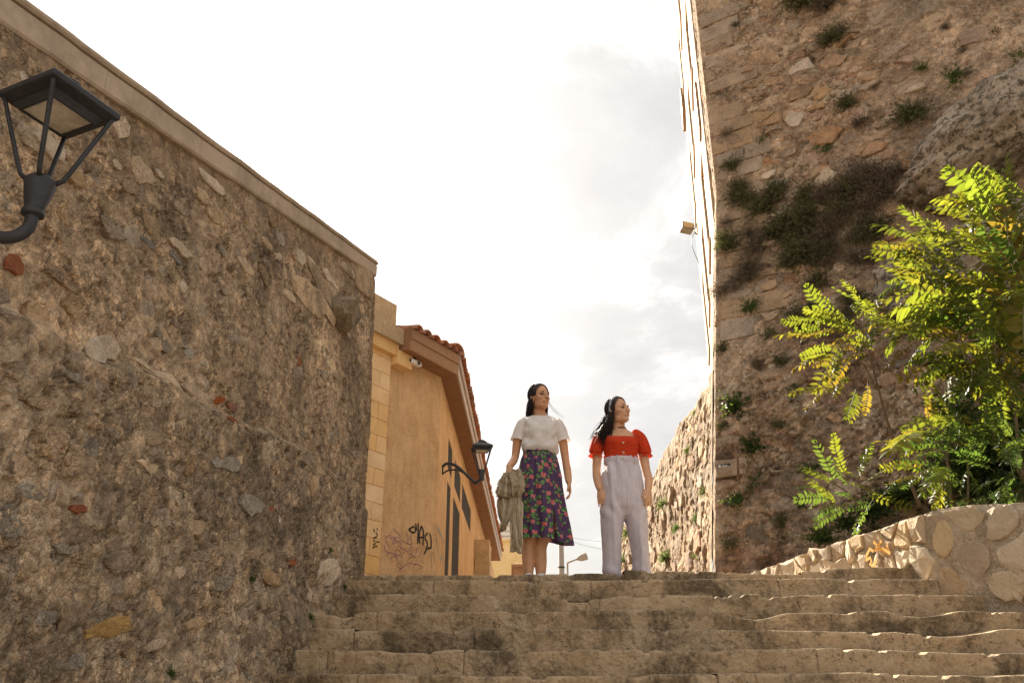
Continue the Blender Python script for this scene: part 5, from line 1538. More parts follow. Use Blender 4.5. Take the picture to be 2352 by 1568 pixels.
# ================================================================== the two women
def skin_mat(name, mul=(1, 1, 1)):
    m, N = new_mat(name)
    a = N.n('ShaderNodeAttribute', attribute_name='Col').outputs['Color']
    pos = N.n('ShaderNodeNewGeometry').outputs['Position']
    n = N.noise(pos, 26, 5, .65)
    c = N.mix(1.0, a, N.ramp(n, [(.3, (.88, .82, .80)), (.7, (1.10, 1.08, 1.06))]), 'MULTIPLY')
    p = finish(N, c, .48, None, spec=.35)
    p.inputs['Subsurface Weight'].default_value = .12
    p.inputs['Subsurface Radius'].default_value = (.012, .005, .003)
    p.inputs['Subsurface Scale'].default_value = .6
    return m
def cloth_mat(name, col, trans=0.0, rough=.85, attr=False, weave=260.0, var=.08, rib=None):
    m, N = new_mat(name)
    pos = N.n('ShaderNodeNewGeometry').outputs['Position']
    n = N.noise(pos, 18, 5, .6)
    if attr:
        c = N.n('ShaderNodeAttribute', attribute_name='Col').outputs['Color']
        c = N.mix(1.0, c, N.ramp(n, [(.3, 1 - var), (.7, 1 + var)]), 'MULTIPLY')
    else:
        cc = np.array(col)
        c = N.ramp(n, [(.3, cc * (1 - var)), (.7, np.minimum(cc * (1 + var), 1))])
    h = N.noise(pos, weave, 2, .5)
    if rib is not None:
        uv = N.n('ShaderNodeAttribute', attribute_name='rib').outputs['Fac']
        w = N.math('SINE', N.math('MULTIPLY', uv, rib))
        h = N.math('ADD', N.math('MULTIPLY', w, .8), N.math('MULTIPLY', h, .4))
        c = N.mix(N.math('MULTIPLY', N.math('ADD', N.math('MULTIPLY', w, -.5), .5), .14), c, tuple(np.array(col) * .55))
    def ex(s):
        if not trans: return s
        t = N.n('ShaderNodeBsdfTranslucent', {'Color': c})
        return N.n('ShaderNodeMixShader', {0: trans, 1: s, 2: t.outputs[0]}).outputs[0]
    finish(N, c, rough, h, .35 if rib is None else .9, .002 if rib is None else .004, .15, 0, ex)
    return m
M_skin1 = skin_mat('skin_tan'); M_skin2 = skin_mat('skin_light_tan')
M_tee = cloth_mat('white_cotton', (.90, .87, .83), .30)
M_skirt = cloth_mat('printed_skirt_fabric', None, .18, .8, True)
M_red = cloth_mat('red_linen', (.62, .060, .020), .15)
M_lilac = cloth_mat('lilac_linen', (.66, .60, .64), .12)
M_knit = cloth_mat('beige_rib_knit', (.56, .46, .325), .08, .95, rib=1.0)
M_hair1 = plain('dark_brown_hair', (.018, .012, .009), .5, .35, 30, 0, 0, .3)
M_hair2 = plain('black_brown_hair', (.024, .013, .008), .5, .4, 30, 0, 0, .3)
M_band = plain('satin_headband', (.36, .36, .43), .35, .35, 30)
M_gold = plain('gold', (.75, .48, .16), .3, .1, 10, 0, .9)
M_choker = plain('dark_ribbon', (.035, .016, .012), .6)
M_eye = plain('eye_white', (.55, .50, .46), .25, .03); M_iris = plain('brown_iris', (.03, .016, .009), .15)
M_brow_nostril = plain('brow_hair_nostril_shade', (.025, .016, .011), .7); M_button = plain('shell_button', (.62, .46, .28), .35, .2, 80)
M_shoe = plain('white_sneaker', (.78, .76, .74), .6, .05, 20)

def loft(mb, rings, n=36, cap=True):
    """rings: (x, y, z, a, b) elliptical sections in horizontal planes"""
    V = [(x + a * math.cos(2*math.pi*k/n), y + b * math.sin(2*math.pi*k/n), z) for x, y, z, a, b in rings for k in range(n)]
    F = [tuple(q) for q in quads(len(rings), n, True).tolist()]
    if cap: F += [tuple(range(n))[::-1], tuple(range((len(rings)-1)*n, len(rings)*n))]
    return mb.add(V, F)
def xf(mb, M, k0):
    for i in range(k0, len(mb.v)):
        mb.v[i] = tuple(M @ Vector(mb.v[i]))
def add_head(mb, M):
    k = len(mb.v)
    S = mb.sphere
    S((0, .015, .138), (.073, .094, .087), 24, 16)
    S((0, -.034, .088), (.058, .054, .088), 20, 14)
    S((0, -.060, .023), (.027, .027, .023)); S((0, -.035, .03), (.045, .045, .03))
    for s in (-1, 1):
        S((s * .036, -.008, .046), (.024, .045, .036)); S((s * .038, -.050, .090), (.024, .027, .023))
        S((s * .0105, -.099, .0795), (.0095, .0105, .008)); S((s * .025, -.076, .127), (.026, .012, .010))
        S((s * .074, .014, .094), (.010, .019, .031)); S((s * .070, .006, .072), (.009, .010, .012))
    mb.tube([(0, -.080, .124), (0, -.094, .106), (0, -.108, .086), (0, -.104, .079)], [.008, .009, .0125, .010], 10)
    S((0, -.0885, .0585), (.0225, .0105, .006)); S((0, -.0875, .0490), (.0195, .0115, .0072)); S((0, -.080, .056), (.03, .016, .02))
    mb.tube([(0, .028, .075), (0, .034, .03), (0, .040, -.03)], [.046, .044, .046], 18)
    xf(mb, M, k)
def add_hand(mb, M, curl=.35, spread=1.0, side=1, grip=False):
    """hand pointing down -Z from the wrist at the origin; palm faces +Y, thumb on the +X*side"""
    k = len(mb.v)
    loft(mb, [(0, 0, .02, .026, .020), (0, 0, -.005, .029, .018), (0, 0, -.035, .036, .0155), (0, 0, -.07, .039, .0135), (0, 0, -.088, .035, .010)], 14)
    Ls = [.066, .076, .072, .058]
    for i in range(4):
        x = side * (.0285 - .019 * i); d = np.array([side * (.09 - .06 * i) * spread, 0.12, -1.0]); d /= np.linalg.norm(d)
        p = np.array([x, 0, -.078]); P = [p]; c = curl * (1.0 + .12 * i)
        for j, f in enumerate((.45, .32, .25)):
            ca = c * (j * 1.0 + .3) * (1.6 if grip else 1)
            dd = d * math.cos(ca) + np.array([0, 1, 0]) * math.sin(ca)
            P.append(P[-1] + dd * Ls[i] * f * 1.05)
        mb.tube(P, [.0088, .0082, .0075, .0058], 8)
    P = [np.array([side * .028, .002, -.018]), np.array([side * .047, .012, -.045]), np.array([side * .052, .022, -.072]), np.array([side * .048, .03, -.092])]
    mb.tube(P, [.0125, .0105, .009, .0065], 8)
    xf(mb, M, k)
def voxel(mb, name, size, smooth_it=4):
    me = mesh_np(name + '_cage', mb.v, mb.f, True)
    o = bpy.data.objects.new(name + '_cage', me); COL.objects.link(o)
    md = o.modifiers.new('r', 'REMESH'); md.mode = 'VOXEL'; md.voxel_size = size; md.use_smooth_shade = True
    sm = o.modifiers.new('s', 'SMOOTH'); sm.factor = .5; sm.iterations = smooth_it
    dg = bpy.context.evaluated_depsgraph_get(); dg.update()
    out = bpy.data.meshes.new_from_object(o.evaluated_get(bpy.context.evaluated_depsgraph_get()))
    bpy.data.objects.remove(o); bpy.data.meshes.remove(me)
    out.name = name
    out.polygons.foreach_set('use_smooth', [True] * len(out.polygons))
    return out
def coords(me):
    v = np.empty(len(me.vertices) * 3, np.float32); me.vertices.foreach_get('co', v); return v.reshape(-1, 3).astype(float)
def normals(me):
    v = np.empty(len(me.vertices) * 3, np.float32); me.vertices.foreach_get('normal', v); return v.reshape(-1, 3).astype(float)
def setco(me, P):
    me.vertices.foreach_set('co', np.asarray(P, np.float32).ravel()); me.update()
def paint_skin(me, Mh, tone, lip):
    P = coords(me); Mi = np.array(Mh.inverted()); H = P @ Mi[:3, :3].T + Mi[:3, 3]
    # hollow the eye sockets
    for s in (-1, 1):
        d = ((H[:, 0] - s * .031) / .019) ** 2 + ((H[:, 2] - .110) / .011) ** 2
        g = np.exp(-d) * (H[:, 1] < -.04) * .010
        N_ = np.array(Mh.to_3x3() @ Vector((0, 1, 0)))
        P = P + g[:, None] * N_
    # crease between the lips
    g = np.exp(-(((H[:, 2] - .0535) / .0022) ** 2 + (H[:, 0] / .02) ** 2)) * (H[:, 1] < -.07) * .004
    P = P + g[:, None] * np.array(Mh.to_3x3() @ Vector((0, 1, 0)))
    setco(me, P)
    C = np.ones((len(P), 3)) * np.array(tone)
    l = np.exp(-((np.abs(H[:, 0]) / .023) ** 4 + ((H[:, 2] - .0535) / .0085) ** 4)) * (H[:, 1] < -.078)
    C = C * (1 - .65 * l[:, None]) + np.array(lip) * .65 * l[:, None]
    for s in (-1, 1):
        ch = np.exp(-(((H[:, 0] - s * .042) / .022) ** 2 + ((H[:, 2] - .082) / .02) ** 2)) * (H[:, 1] < -.02) * .3
        C = C * (1 - ch[:, None]) + np.array(lip) * 1.1 * ch[:, None]
    at = me.attributes.new('Col', 'FLOAT_COLOR', 'POINT')
    c4 = np.ones((len(P), 4), np.float32); c4[:, :3] = C; at.data.foreach_set('color', c4.ravel())
def face_bits(body, Mh, earring=True, hoop=.011):
    R3 = Mh
    def put(mb, name, m):
        xf(mb, R3, 0); return mb.build(name, m, body, True)
    for s in (-1, 1):
        e = put(MB().sphere((s * .0305, -.0675, .1100), (.0130, .0115, .0075), 14, 10), 'eye', M_eye)
        i = MB().sphere((s * .0305 + .0025, -.0745, .1105), (.0066, .0052, .0066), 12, 8); xf(i, R3, 0); i.build('iris', M_iris, e, True)
        l = MB().tube([(s * .0175, -.0785, .1110), (s * .024, -.0815, .1148), (s * .032, -.0815, .1160), (s * .040, -.0765, .1142), (s * .0455, -.0695, .1110)], [.0016, .0026, .0032, .0032, .0020], 6)
        xf(l, R3, 0); l.build('eyelashes', M_brow_nostril, e, True)
        put(MB().tube([(s * .013, -.0880, .1310), (s * .024, -.0900, .1340), (s * .036, -.0850, .1350), (s * .048, -.0730, .1295)], [.0018, .0028, .0026, .0010], 6), 'eyebrow', M_brow_nostril)
        put(MB().sphere((s * .006, -.1035, .0745), (.0032, .0040, .0022), 8, 6), 'nostril_shade', M_brow_nostril)  # dark bead, its colour stands in for the shade inside the nose opening
        if earring:
            P = [(s * .078, .010 + hoop * math.sin(t), .062 - hoop + hoop * math.cos(t)) for t in np.linspace(0, 2 * math.pi, 13)]
            put(MB().tube(P, .0022, 6), 'earring', M_gold)
def scalp(Mh, front, grow=1.10, n=(110, 70)):
    """hair cap: the part of a swollen skull behind the hairline"""
    nu, nv = n; c = np.array((0, .015, .138)); r = np.array((.073, .094, .087)) * grow
    V = []; keep = {}
    th, ph = np.meshgrid(np.linspace(0, 2*math.pi, nu, endpoint=False), np.linspace(0.01, math.pi * .80, nv))
    X = c[0] + r[0] * np.sin(ph) * np.cos(th); Y = c[1] + r[1] * np.sin(ph) * np.sin(th); Z = c[2] + r[2] * np.cos(ph)
    w = 1 + .02 * (fbm(th * 6, ph * 3, 5, 3) - .5); X = X * w
    V = np.stack([X, Y, Z], -1).reshape(-1, 3)
    Fq = quads(nv, nu, True)
    ctr = V[Fq].mean(1)
    ok = ctr[:, 1] > front(ctr[:, 0], ctr[:, 2])
    return [tuple(Mh @ Vector(v)) for v in V], [tuple(f) for f in Fq[ok].tolist()]
def strands(mb, Mh, n, rg, endf, az=(-120, 120), r=.0042, start=(.15, .5)):
    c = np.array((0, .015, .138)); rr = np.array((.073, .094, .087)) * 1.10
    for i in range(n):
        a = R(rg.uniform(*az)) + math.pi / 2                    # around the head, back = +Y
        p0 = rg.uniform(*start)
        P = []
        for t in np.linspace(0, 1, 6):
            ph = math.pi * (p0 + (.60 - p0) * t); g = 1.0 + rg.uniform(-.01, .05)
            P.append(np.array(Mh @ Vector((c[0] + rr[0]*g*math.sin(ph)*math.cos(a), c[1] + rr[1]*g*math.sin(ph)*math.sin(a), c[2] + rr[2]*g*math.cos(ph)))))
        P += endf(P[-1], P[-1] - P[-2], a, rg)
        m = len(P)
        mb.tube(arc(P, 2), list(np.interp(np.linspace(0, 1, 2*(m-1)+1), [0, .6, .85, 1], [r, r, r * .8, r * .15])), 3)

GZ = 0.928
def frame(loc, yaw, pitch, roll=0.0, s=1.0):
    return Matrix.Translation(loc) @ Matrix.Rotation(yaw, 4, 'Z') @ Matrix.Rotation(pitch, 4, 'X') @ Matrix.Rotation(roll, 4, 'Y') @ Matrix.Scale(s, 4)
def handM(p, fwd, palm):
    """matrix that takes -Z to fwd and +Y towards palm"""
    z = -Vector(fwd).normalized(); y = Vector(palm); y = (y - z * y.dot(z)).normalized(); x = y.cross(z)
    return Matrix(((x[0], y[0], z[0], p[0]), (x[1], y[1], z[1], p[1]), (x[2], y[2], z[2], p[2]), (0, 0, 0, 1)))
def bumps(P, N_, fields):
    for f in fields: P = P + N_ * f[:, None]
    return P
def wrinkle_loft(rings, n, dz=.012, open_=True, prof=None, disp=None):
    """fine vertical loft through key rings (x,y,z,a,b[,p]) with displacement disp(theta, z)"""
    rings = sorted(rings, key=lambda q: q[2]); zs = np.array([q[2] for q in rings])
    z = np.linspace(zs[0], zs[-1], max(4, int((zs[-1] - zs[0]) / dz)))
    def cub(k):
        y = np.array([q[k] for q in rings]); out = np.interp(z, zs, y)
        ker = np.array([1, 2, 3, 2, 1]) / 9.0
        pad = np.concatenate([[out[0]] * 2, out, [out[-1]] * 2]); return np.convolve(pad, ker, 'valid')
    cx, cy, a, b = cub(0), cub(1), cub(3), cub(4)
    th = np.linspace(0, 2 * math.pi, n, endpoint=False)
    T, Z = np.meshgrid(th, z); A = a[:, None]; B = b[:, None]
    ex = .9
    c, s = np.cos(T), np.sin(T)
    X = A * np.sign(c) * np.abs(c) ** ex; Y = B * np.sign(s) * np.abs(s) ** ex
    L = np.hypot(X, Y) + 1e-9
    d = disp(T, Z, X, Y) if disp else 0
    X2 = cx[:, None] + X + X / L * d; Y2 = cy[:, None] + Y + Y / L * d
    return np.stack([X2, Y2, Z], -1), T

# ---------------------------------------------------------------- woman in the white tee and flowered skirt
def woman_one():
    X0, Y0 = 0.20, 7.47
    cx = .06
    Mh = frame((cx + .000, -.030, 1.515), R(31), R(-1), R(-3), 1.09)
    mb = MB()
    add_head(mb, Mh)
    loft(mb, [(cx - .012, .03, .70, .13, .105), (cx - .012, .03, .80, .165, .125), (cx - .012, .02, .92, .165, .12), (cx - .01, .015, 1.06, .135, .10), (cx, .01, 1.18, .125, .092), (cx, .005, 1.30, .145, .105), (cx, .01, 1.40, .155, .09), (cx, .015, 1.445, .11, .07), (cx, .008, 1.475, .062, .055), (cx, .008, 1.52, .046, .047), (cx, .006, 1.58, .044, .045)])
    mb.tube([(cx + .0, .016, 1.43), (cx + .0, .012, 1.48), (cx + .0, .006, 1.53), (cx + .0, .004, 1.58)], [.062, .050, .047, .047], 18)
    sl, sr = cx - .155, cx + .155
    # her right arm (bent, holding the sweater) and her left arm (hanging)
    mb.tube(arc([(sl + .02, .01, 1.415), (sl - .025, .012, 1.37), (sl - .055, .025, 1.24), (sl - .075, .03, 1.10), (sl - .105, -.05, 1.03), (sl - .135, -.145, .975), (sl - .143, -.165, .962)], 4),
            list(np.interp(np.linspace(0, 1, 25), [0, .16, .4, .52, .6, .75, .95, 1], [.047, .046, .039, .034, .036, .033, .0235, .0235])), 16)
    mb.tube(arc([(sr - .02, .01, 1.415), (sr + .025, .012, 1.37), (sr + .052, .025, 1.24), (sr + .072, .028, 1.08), (sr + .082, -.005, .97), (sr + .085, -.045, .875), (sr + .085, -.05, .86)], 4),
            list(np.interp(np.linspace(0, 1, 25), [0, .16, .4, .52, .6, .75, .95, 1], [.047, .046, .039, .034, .036, .033, .0235, .0235])), 16)
    add_hand(mb, handM((sl - .147, -.178, .952), (-.10, -.45, -.9), (.8, .5, -.2)), .75, .8, 1, True)
    add_hand(mb, handM((sr + .085, -.052, .855), (.10, -.16, -1), (-.85, .1, .25)), .48, 1.0, -1)
    for s, fx in ((-1, -.058), (1, .048)):
        mb.tube(arc([(cx + s * .085 - .01, .03, .80), (cx * .6 + s * .080, .02, .62), (cx * .4 + s * .064, .0, .45), (fx, .022, .32), (fx, .026, .22), (fx, .018, .10), (fx, .015, .05)], 4),
                list(np.interp(np.linspace(0, 1, 25), [0, .2, .45, .58, .7, .9, 1], [.085, .075, .055, .056, .054, .035, .036])), 18)
        loft(mb, [(fx, -.02, .012, .038, .10), (fx, -.02, .035, .040, .105), (fx, -.0, .06, .036, .07), (fx, .012, .09, .032, .038)], 18)
    me = voxel(mb, 'person', .0043, 2)
    paint_skin(me, Mh, (.60, .335, .19), (.52, .19, .13))
    body = ob('person', me, M_skin1)
    body.location = (X0, Y0, GZ); body.scale = (1, 1, 1.031)
    body.rotation_euler = (0, 0, R(4))
    tag(body, 'woman in white tee and flowered purple skirt holding a sweater', 'person', 'women at the top of the stairs')
    face_bits(body, Mh)
    # tee shirt
    def dtee(T, Z, X, Y):
        f = np.clip(-np.sin(T), 0, 1)
        bust = .030 * np.exp(-((Z - 1.315) / .055) ** 2) * (np.exp(-((X - .066) / .05) ** 2) + np.exp(-((X + .066) / .05) ** 2)) * (f > 0)
        folds = .009 * np.sin(X * 42 + 9 * np.sin(Z * 9)) * sstep(1.36, 1.20, Z) + .012 * (fbm(T * 4, Z * 12, 9, 4) - .5) * 2 + .006 * np.sin((np.abs(X) * 30 - Z * 60)) * np.exp(-((np.abs(X) - .13) / .04) ** 2)
        drape = .010 * np.sin(T * 5 + 1.3 + Z * 11) * sstep(1.33, 1.18, Z)
        return bust + folds + drape
    rings = [(cx - .012, .0, 1.135, .140, .102), (cx - .012, -.003, 1.150, .165, .125), (cx - .012, -.004, 1.175, .172, .132), (cx - .01, -.002, 1.22, .165, .125), (cx - .004, 0, 1.29, .160, .118), (cx, 0, 1.36, .170, .112),
             (cx, .004, 1.405, .182, .100), (cx, .008, 1.432, .178, .086), (cx, .01, 1.450, .150, .074), (cx, .008, 1.462, .118, .070), (cx, .004, 1.469, .095, .070), (cx, .002, 1.474, .080, .068)]
    G, T = wrinkle_loft(rings, 120, .007, disp=dtee)
    # the cloth blouses over the waistband, lower at her left side
    G[..., 2] -= .022 * sstep(1.455, 1.474, G[..., 2]) * np.clip(-np.sin(T), 0, 1)
    low = sstep(1.20, 1.135, G[..., 2]) * sstep(.0, .17, G[..., 0] - cx)
    G[..., 2] -= .030 * low
    tee = ob('tee_shirt', mesh_np('tee_shirt', G.reshape(-1, 3), quads(G.shape[0], 120, True), True), M_tee, body)
    for s in (-1, 1):
        P = arc([(cx + s * .125, .008, 1.418), (cx + s * .165, .008, 1.39), (cx + s * .190, .008, 1.33), (cx + s * .206, .010, 1.27), (cx + s * .212, .010, 1.243)], 5)
        rr = np.interp(np.linspace(0, 1, len(P)), [0, .3, .7, 1], [.058, .060, .064, .072])
        n = 40; V = []
        for i, p in enumerate(P):
            t = P[min(i+1, len(P)-1)] - P[max(i-1, 0)]; t /= np.linalg.norm(t)
            a_ = np.cross(t, (0, 1.0, 0)); a_ /= np.linalg.norm(a_); b_ = np.cross(a_, t)
            for k in range(n):
                th = 2 * math.pi * k / n; w = 1 + .05 * math.sin(3 * th + i * .3) * i / len(P) + .03 * math.sin(7 * th + i)
                V.append(p + rr[i] * w * (a_ * math.cos(th) * .86 + b_ * math.sin(th) * 1.0))
        ob('sleeve', mesh_np('sleeve', V, quads(len(P), n, True), True), M_tee, tee)
    # neck band
    MB().tube([(cx + .079 * math.cos(t), .002 + .067 * math.sin(t), 1.4745 - .022 * max(0, -math.sin(t))) for t in np.linspace(0, 2 * math.pi, 40)], .0055, 6).build('neck_band', M_tee, tee, True)
    # skirt, slit at the front
    nt, nz = 350, 270
    slit = R(-90 + 22)
    tz = np.linspace(0, 1, nz); tt = np.linspace(0, 1, nt)
    TT, ZT = np.meshgrid(tt, tz)
    open_ = R(7) * sstep(.52, 1.0, ZT)
    TH = slit + open_ * .15 + TT * (2 * math.pi - open_)
    z_top = 1.168; 
    cs, sn = np.cos(TH), np.sin(TH)
    hem = .392 - .045 * sstep(-.2, .9, cs) - .008 * sstep(.3, .95, cs) + .018 * sn
    Z = z_top + (hem - z_top) * ZT
    a = np.interp(ZT, [0, .06, .28, .45, .75, 1], [.146, .150, .188, .200, .214, .226]); b = np.interp(ZT, [0, .06, .28, .45, .75, 1], [.108, .112, .150, .160, .168, .172])
    ccx = np.interp(ZT, [0, .4, .8, 1], [cx - .012, cx - .012, .078, .088])
    pl = ZT ** .8
    fold = (.016 * np.sin(11 * TH + .8 * np.sin(3 * TH)) + .012 * np.sin(5 * TH + 2)) * pl + .010 * np.abs(np.sin(13 * TH)) ** 3 * sstep(.05, .12, ZT) * sstep(.5, .2, ZT)
    flare = .012 * sstep(.55, 1, ZT) * sstep(.45, 1, cs) + .012 * (fbm(TH * 3, ZT * 5, 31, 3) - .5) * pl
    edge = -.02 * sstep(.55, 1, ZT) * np.exp(-TT / .03)
    X = ccx + (a + fold + flare) * cs; Y = (b + fold + flare * .5 + edge) * sn + .012
    G = np.stack([X, Y, Z], -1)
    # printed roses and leaves
    sarc = (TH - slit) * .185; zl = (z_top - Z)
    C = np.ones(G.shape) * np.array((.105, .062, .135)) * (1 + .25 * (fbm(sarc * 90, zl * 90, 3, 2)[..., None] - .5))
    rg = np.random.default_rng(14)
    sx = 1.165 / 12; row = 0; zc_ = .03
    while zc_ < .90:
        off = (row % 2) * .5
        for i in range(13):
            s0 = (i + off) * sx + rg.normal(0, .018); z0 = zc_ + rg.normal(0, .016)
            if rg.random() < .03: continue
            loc = (np.abs(sarc - s0) < .10) & (np.abs(zl - z0) < .10)
            if not loc.any(): continue
            u = sarc[loc] - s0; v = zl[loc] - z0; c = C[loc]
            for k in range(int(rg.integers(3, 6))):                        # leaves
                an = rg.uniform(0, 2 * math.pi); dd = rg.uniform(.030, .052); lx, lz_ = math.cos(an) * dd, math.sin(an) * dd
                la = an + rg.normal(0, .5); p = (u - lx) * math.cos(la) + (v - lz_) * math.sin(la); q = -(u - lx) * math.sin(la) + (v - lz_) * math.cos(la)
                L = rg.uniform(.017, .024); Wd = L * .5
                m_ = np.abs(q) < Wd * np.clip(1 - (p / L) ** 2, 0, 1)
                g = np.where(q > 0, 1.0, 0.55)[:, None] * np.array((.115, .33, .095)) + (p > L * .3)[:, None] * np.array((.22, .16, .08))
                c = np.where(m_[:, None], g, c)
                st_ = (np.abs(-u * math.sin(an) + v * math.cos(an)) < .0014) & ((u * math.cos(an) + v * math.sin(an)) > 0) & ((u * math.cos(an) + v * math.sin(an)) < dd)
                c = np.where(st_[:, None], np.array((.10, .20, .08)), c)
            r0 = rg.uniform(.016, .024); ang_ = np.arctan2(v, u); rad = np.hypot(u, v * rg.uniform(.9, 1.2))
            lim = r0 * (1 + .14 * np.sin(4 * ang_ + i) + .08 * np.sin(7 * ang_ + row))
            pet = fbm(u * 150 + i * 7, v * 150 + row * 5, 77, 3); swirl = sstep(.35, .65, pet * .7 + .3 * (.5 + .5 * np.sin(rad / r0 * 7 + 3 * np.sin(ang_ * 1.0 + i))))
            rose = np.array((.50, .07, .09)) * (1 - swirl)[:, None] + np.array((.80, .31, .29)) * swirl[:, None]
            c = np.where((rad < lim)[:, None], rose, c); C[loc] = c
        zc_ += .080; row += 1
    sk = ob('skirt', mesh_np('skirt', G.reshape(-1, 3), quads(nz, nt), True, np.clip(C, 0, 1).reshape(-1, 3)), M_skirt, body)
    wb = MB(); 
    for i in range(5):                                       # buttons down the front
        t = .12 + .105 * i; p = G[int(t * nz), 3]; q = np.array([p[0], p[1] - .006, p[2]])
        MB().lathe([(0, 0), (.006, 0), (.006, .003), (0, .003)], 10, tuple(q)).build('button', M_choker, sk, True)
    # shoes
    for fx in (-.058, .048):
        m = loft(MB(), [(fx, -.03, .0, .045, .125), (fx, -.03, .028, .046, .127), (fx, -.026, .05, .043, .112), (fx, -.0, .078, .038, .072), (fx, .018, .10, .036, .046), (fx, .02, .112, .034, .040)], 28)
        m.build('shoe', M_shoe, body, True)
    # hair, shoulder length, tucked behind her ear
    rg = np.random.default_rng(8)
    hb = MB()
    Vc, Fc = scalp(Mh, lambda x, z: -.058 + .30 * np.clip(.190 - z, 0, .2) + np.where(z < .11, .05, 0))
    hb.add(Vc, Fc)
    def endf(p, d, a, rg):
        out = []; L = rg.uniform(.11, .155); q = p.copy()
        side = np.array([-.010, .004, 0]) * rg.uniform(-.2, 1.2)
        for k in range(4):
            q = q + np.array([side[0] * .6 + rg.normal(0, .003), side[1] * .5 + rg.normal(0, .003), -L / 4 * 1.15]); out.append(q.copy())
        return out
    strands(hb, Mh, 520, rg, endf, (-100, 100), .0030)
    def wisp(p, d, a, rg):
        out = []; q = p.copy()
        for k in range(5):
            q = q + np.array([.012 + .010 * k + rg.normal(0, .004), -.004, -.038 + rg.normal(0, .006)]); out.append(q.copy())
        return out
    strands(hb, Mh, 7, rg, wisp, (-112, -85), .0008)
    hb.build('hair', M_hair1, body, True)
    # bracelet
    w = np.array((sl - .143, -.165, .962))
    MB().tube([w + .029 * np.array((math.cos(t), .5 * math.sin(t), .86 * math.sin(t))) for t in np.linspace(0, 2 * math.pi, 20)], .002, 5).build('bracelet', M_gold, body, True)
    return body, (X0 + sl - .15, Y0 - .20, GZ + .90)
W1, HANDP = woman_one()

# ---------------------------------------------------------------- the sweater hanging from her hand
def sweater():
    hx, hy, hz = HANDP
    root = empty('sweater', (hx, hy, hz)); tag(root, "beige ribbed sweater hanging in folds from the woman's right hand", 'sweater')
    def sheet(name, rows, nx=60, ny=60, folds=4, amp=.02, seed=0, th=.012):
        """closed drape: rows (z, x centre, y centre, half width, half depth)"""
        zs = np.array([r[0] for r in rows])[::-1]
        t = np.linspace(0, 1, ny); key = np.linspace(0, 1, len(rows))
        def ip(k): 
            y = np.interp(t, key, [r[k] for r in rows]); pad = np.concatenate([[y[0]] * 3, y, [y[-1]] * 3]); return np.convolve(pad, np.ones(7) / 7, 'valid')
        z, xc, yc, w, dp = [ip(k) for k in range(5)]
        th_ = np.linspace(0, 2 * math.pi, nx, endpoint=False); TH, TT = np.meshgrid(th_, t)
        c, s = np.cos(TH), np.sin(TH)
        fold = 1.5 * amp * np.sin(folds * c * 2.2 + seed + 1.5 * TT) * (0.5 + .5 * TT) + .05 * (fbm(c * 3 + seed, TT * 5, seed, 3) - .5)
        X = xc[:, None] + w[:, None] * np.sign(c) * np.abs(c) ** .8; Y = yc[:, None] + dp[:, None] * s + fold; Z = z[:, None] + .01 * np.sin(c * 3 + seed) * TT
        q1 = fbm(TH * 1.6 + seed, TT * 6, 5 + seed, 4) - .5; q2 = np.abs(fbm(TH * 2.4 + 3 + seed, TT * 4 + seed, 15 + seed, 3) - .5)
        X = X + .05 * q1 * np.sign(c) * np.abs(c); Y = Y - .09 * (.25 - q2) * np.abs(s); Z = Z + .02 * q1
        P = np.stack([X - hx, Y - hy, Z - hz], -1)
        me = mesh_np(name, P.reshape(-1, 3), quads(ny, nx, True).tolist() + [list(range(nx))[::-1], list(range((ny - 1) * nx, ny * nx))], True)
        a = me.attributes.new('rib', 'FLOAT', 'POINT'); a.data.foreach_set('value', (c * w[:, None] / .0062 * 2 * math.pi * .5).astype(np.float32).ravel())
        return ob(name, me, M_knit, root)
    def Zp(y): return at_y(500, y * 1024 / 2352, 7.25)[2]
    def Xp(x, y): return at_y(x * 1024 / 2352, y * 1024 / 2352, 7.25)[0]
    def row(y, x0, x1, dy, dp): return (Zp(y), (Xp(x0, y) + Xp(x1, y)) / 2, 7.25 + dy, (Xp(x1, y) - Xp(x0, y)) / 2, dp)
    sheet('body', [row(1078, 1172, 1192, 0, .02), row(1092, 1166, 1203, 0, .045), row(1112, 1165, 1206, -.01, .055), row(1130, 1168, 1201, -.01, .05), row(1141, 1174, 1192, 0, .03)], folds=3, amp=.02, seed=1)
    sheet('front_fold', [row(1086, 1160, 1172, -.02, .015), row(1105, 1149, 1176, -.02, .03), row(1125, 1143, 1178, -.02, .03), row(1143, 1140, 1180, -.02, .026)], folds=5, amp=.014, seed=4)
    sheet('rear_fold', [row(1120, 1146, 1184, .02, .02), row(1150, 1142, 1186, .02, .03), row(1175, 1141, 1180, .02, .03), row(1195, 1150, 1170, .02, .026), row(1218, 1146, 1158, .02, .018)], folds=4, amp=.018, seed=7)
    sheet('sleeve', [row(1120, 1170, 1196, .03, .02), row(1150, 1167, 1199, .035, .026), row(1190, 1168, 1199, .035, .024), row(1235, 1173, 1198, .035, .022), row(1268, 1175, 1197, .035, .02)], folds=2, amp=.008, seed=2)
sweater()

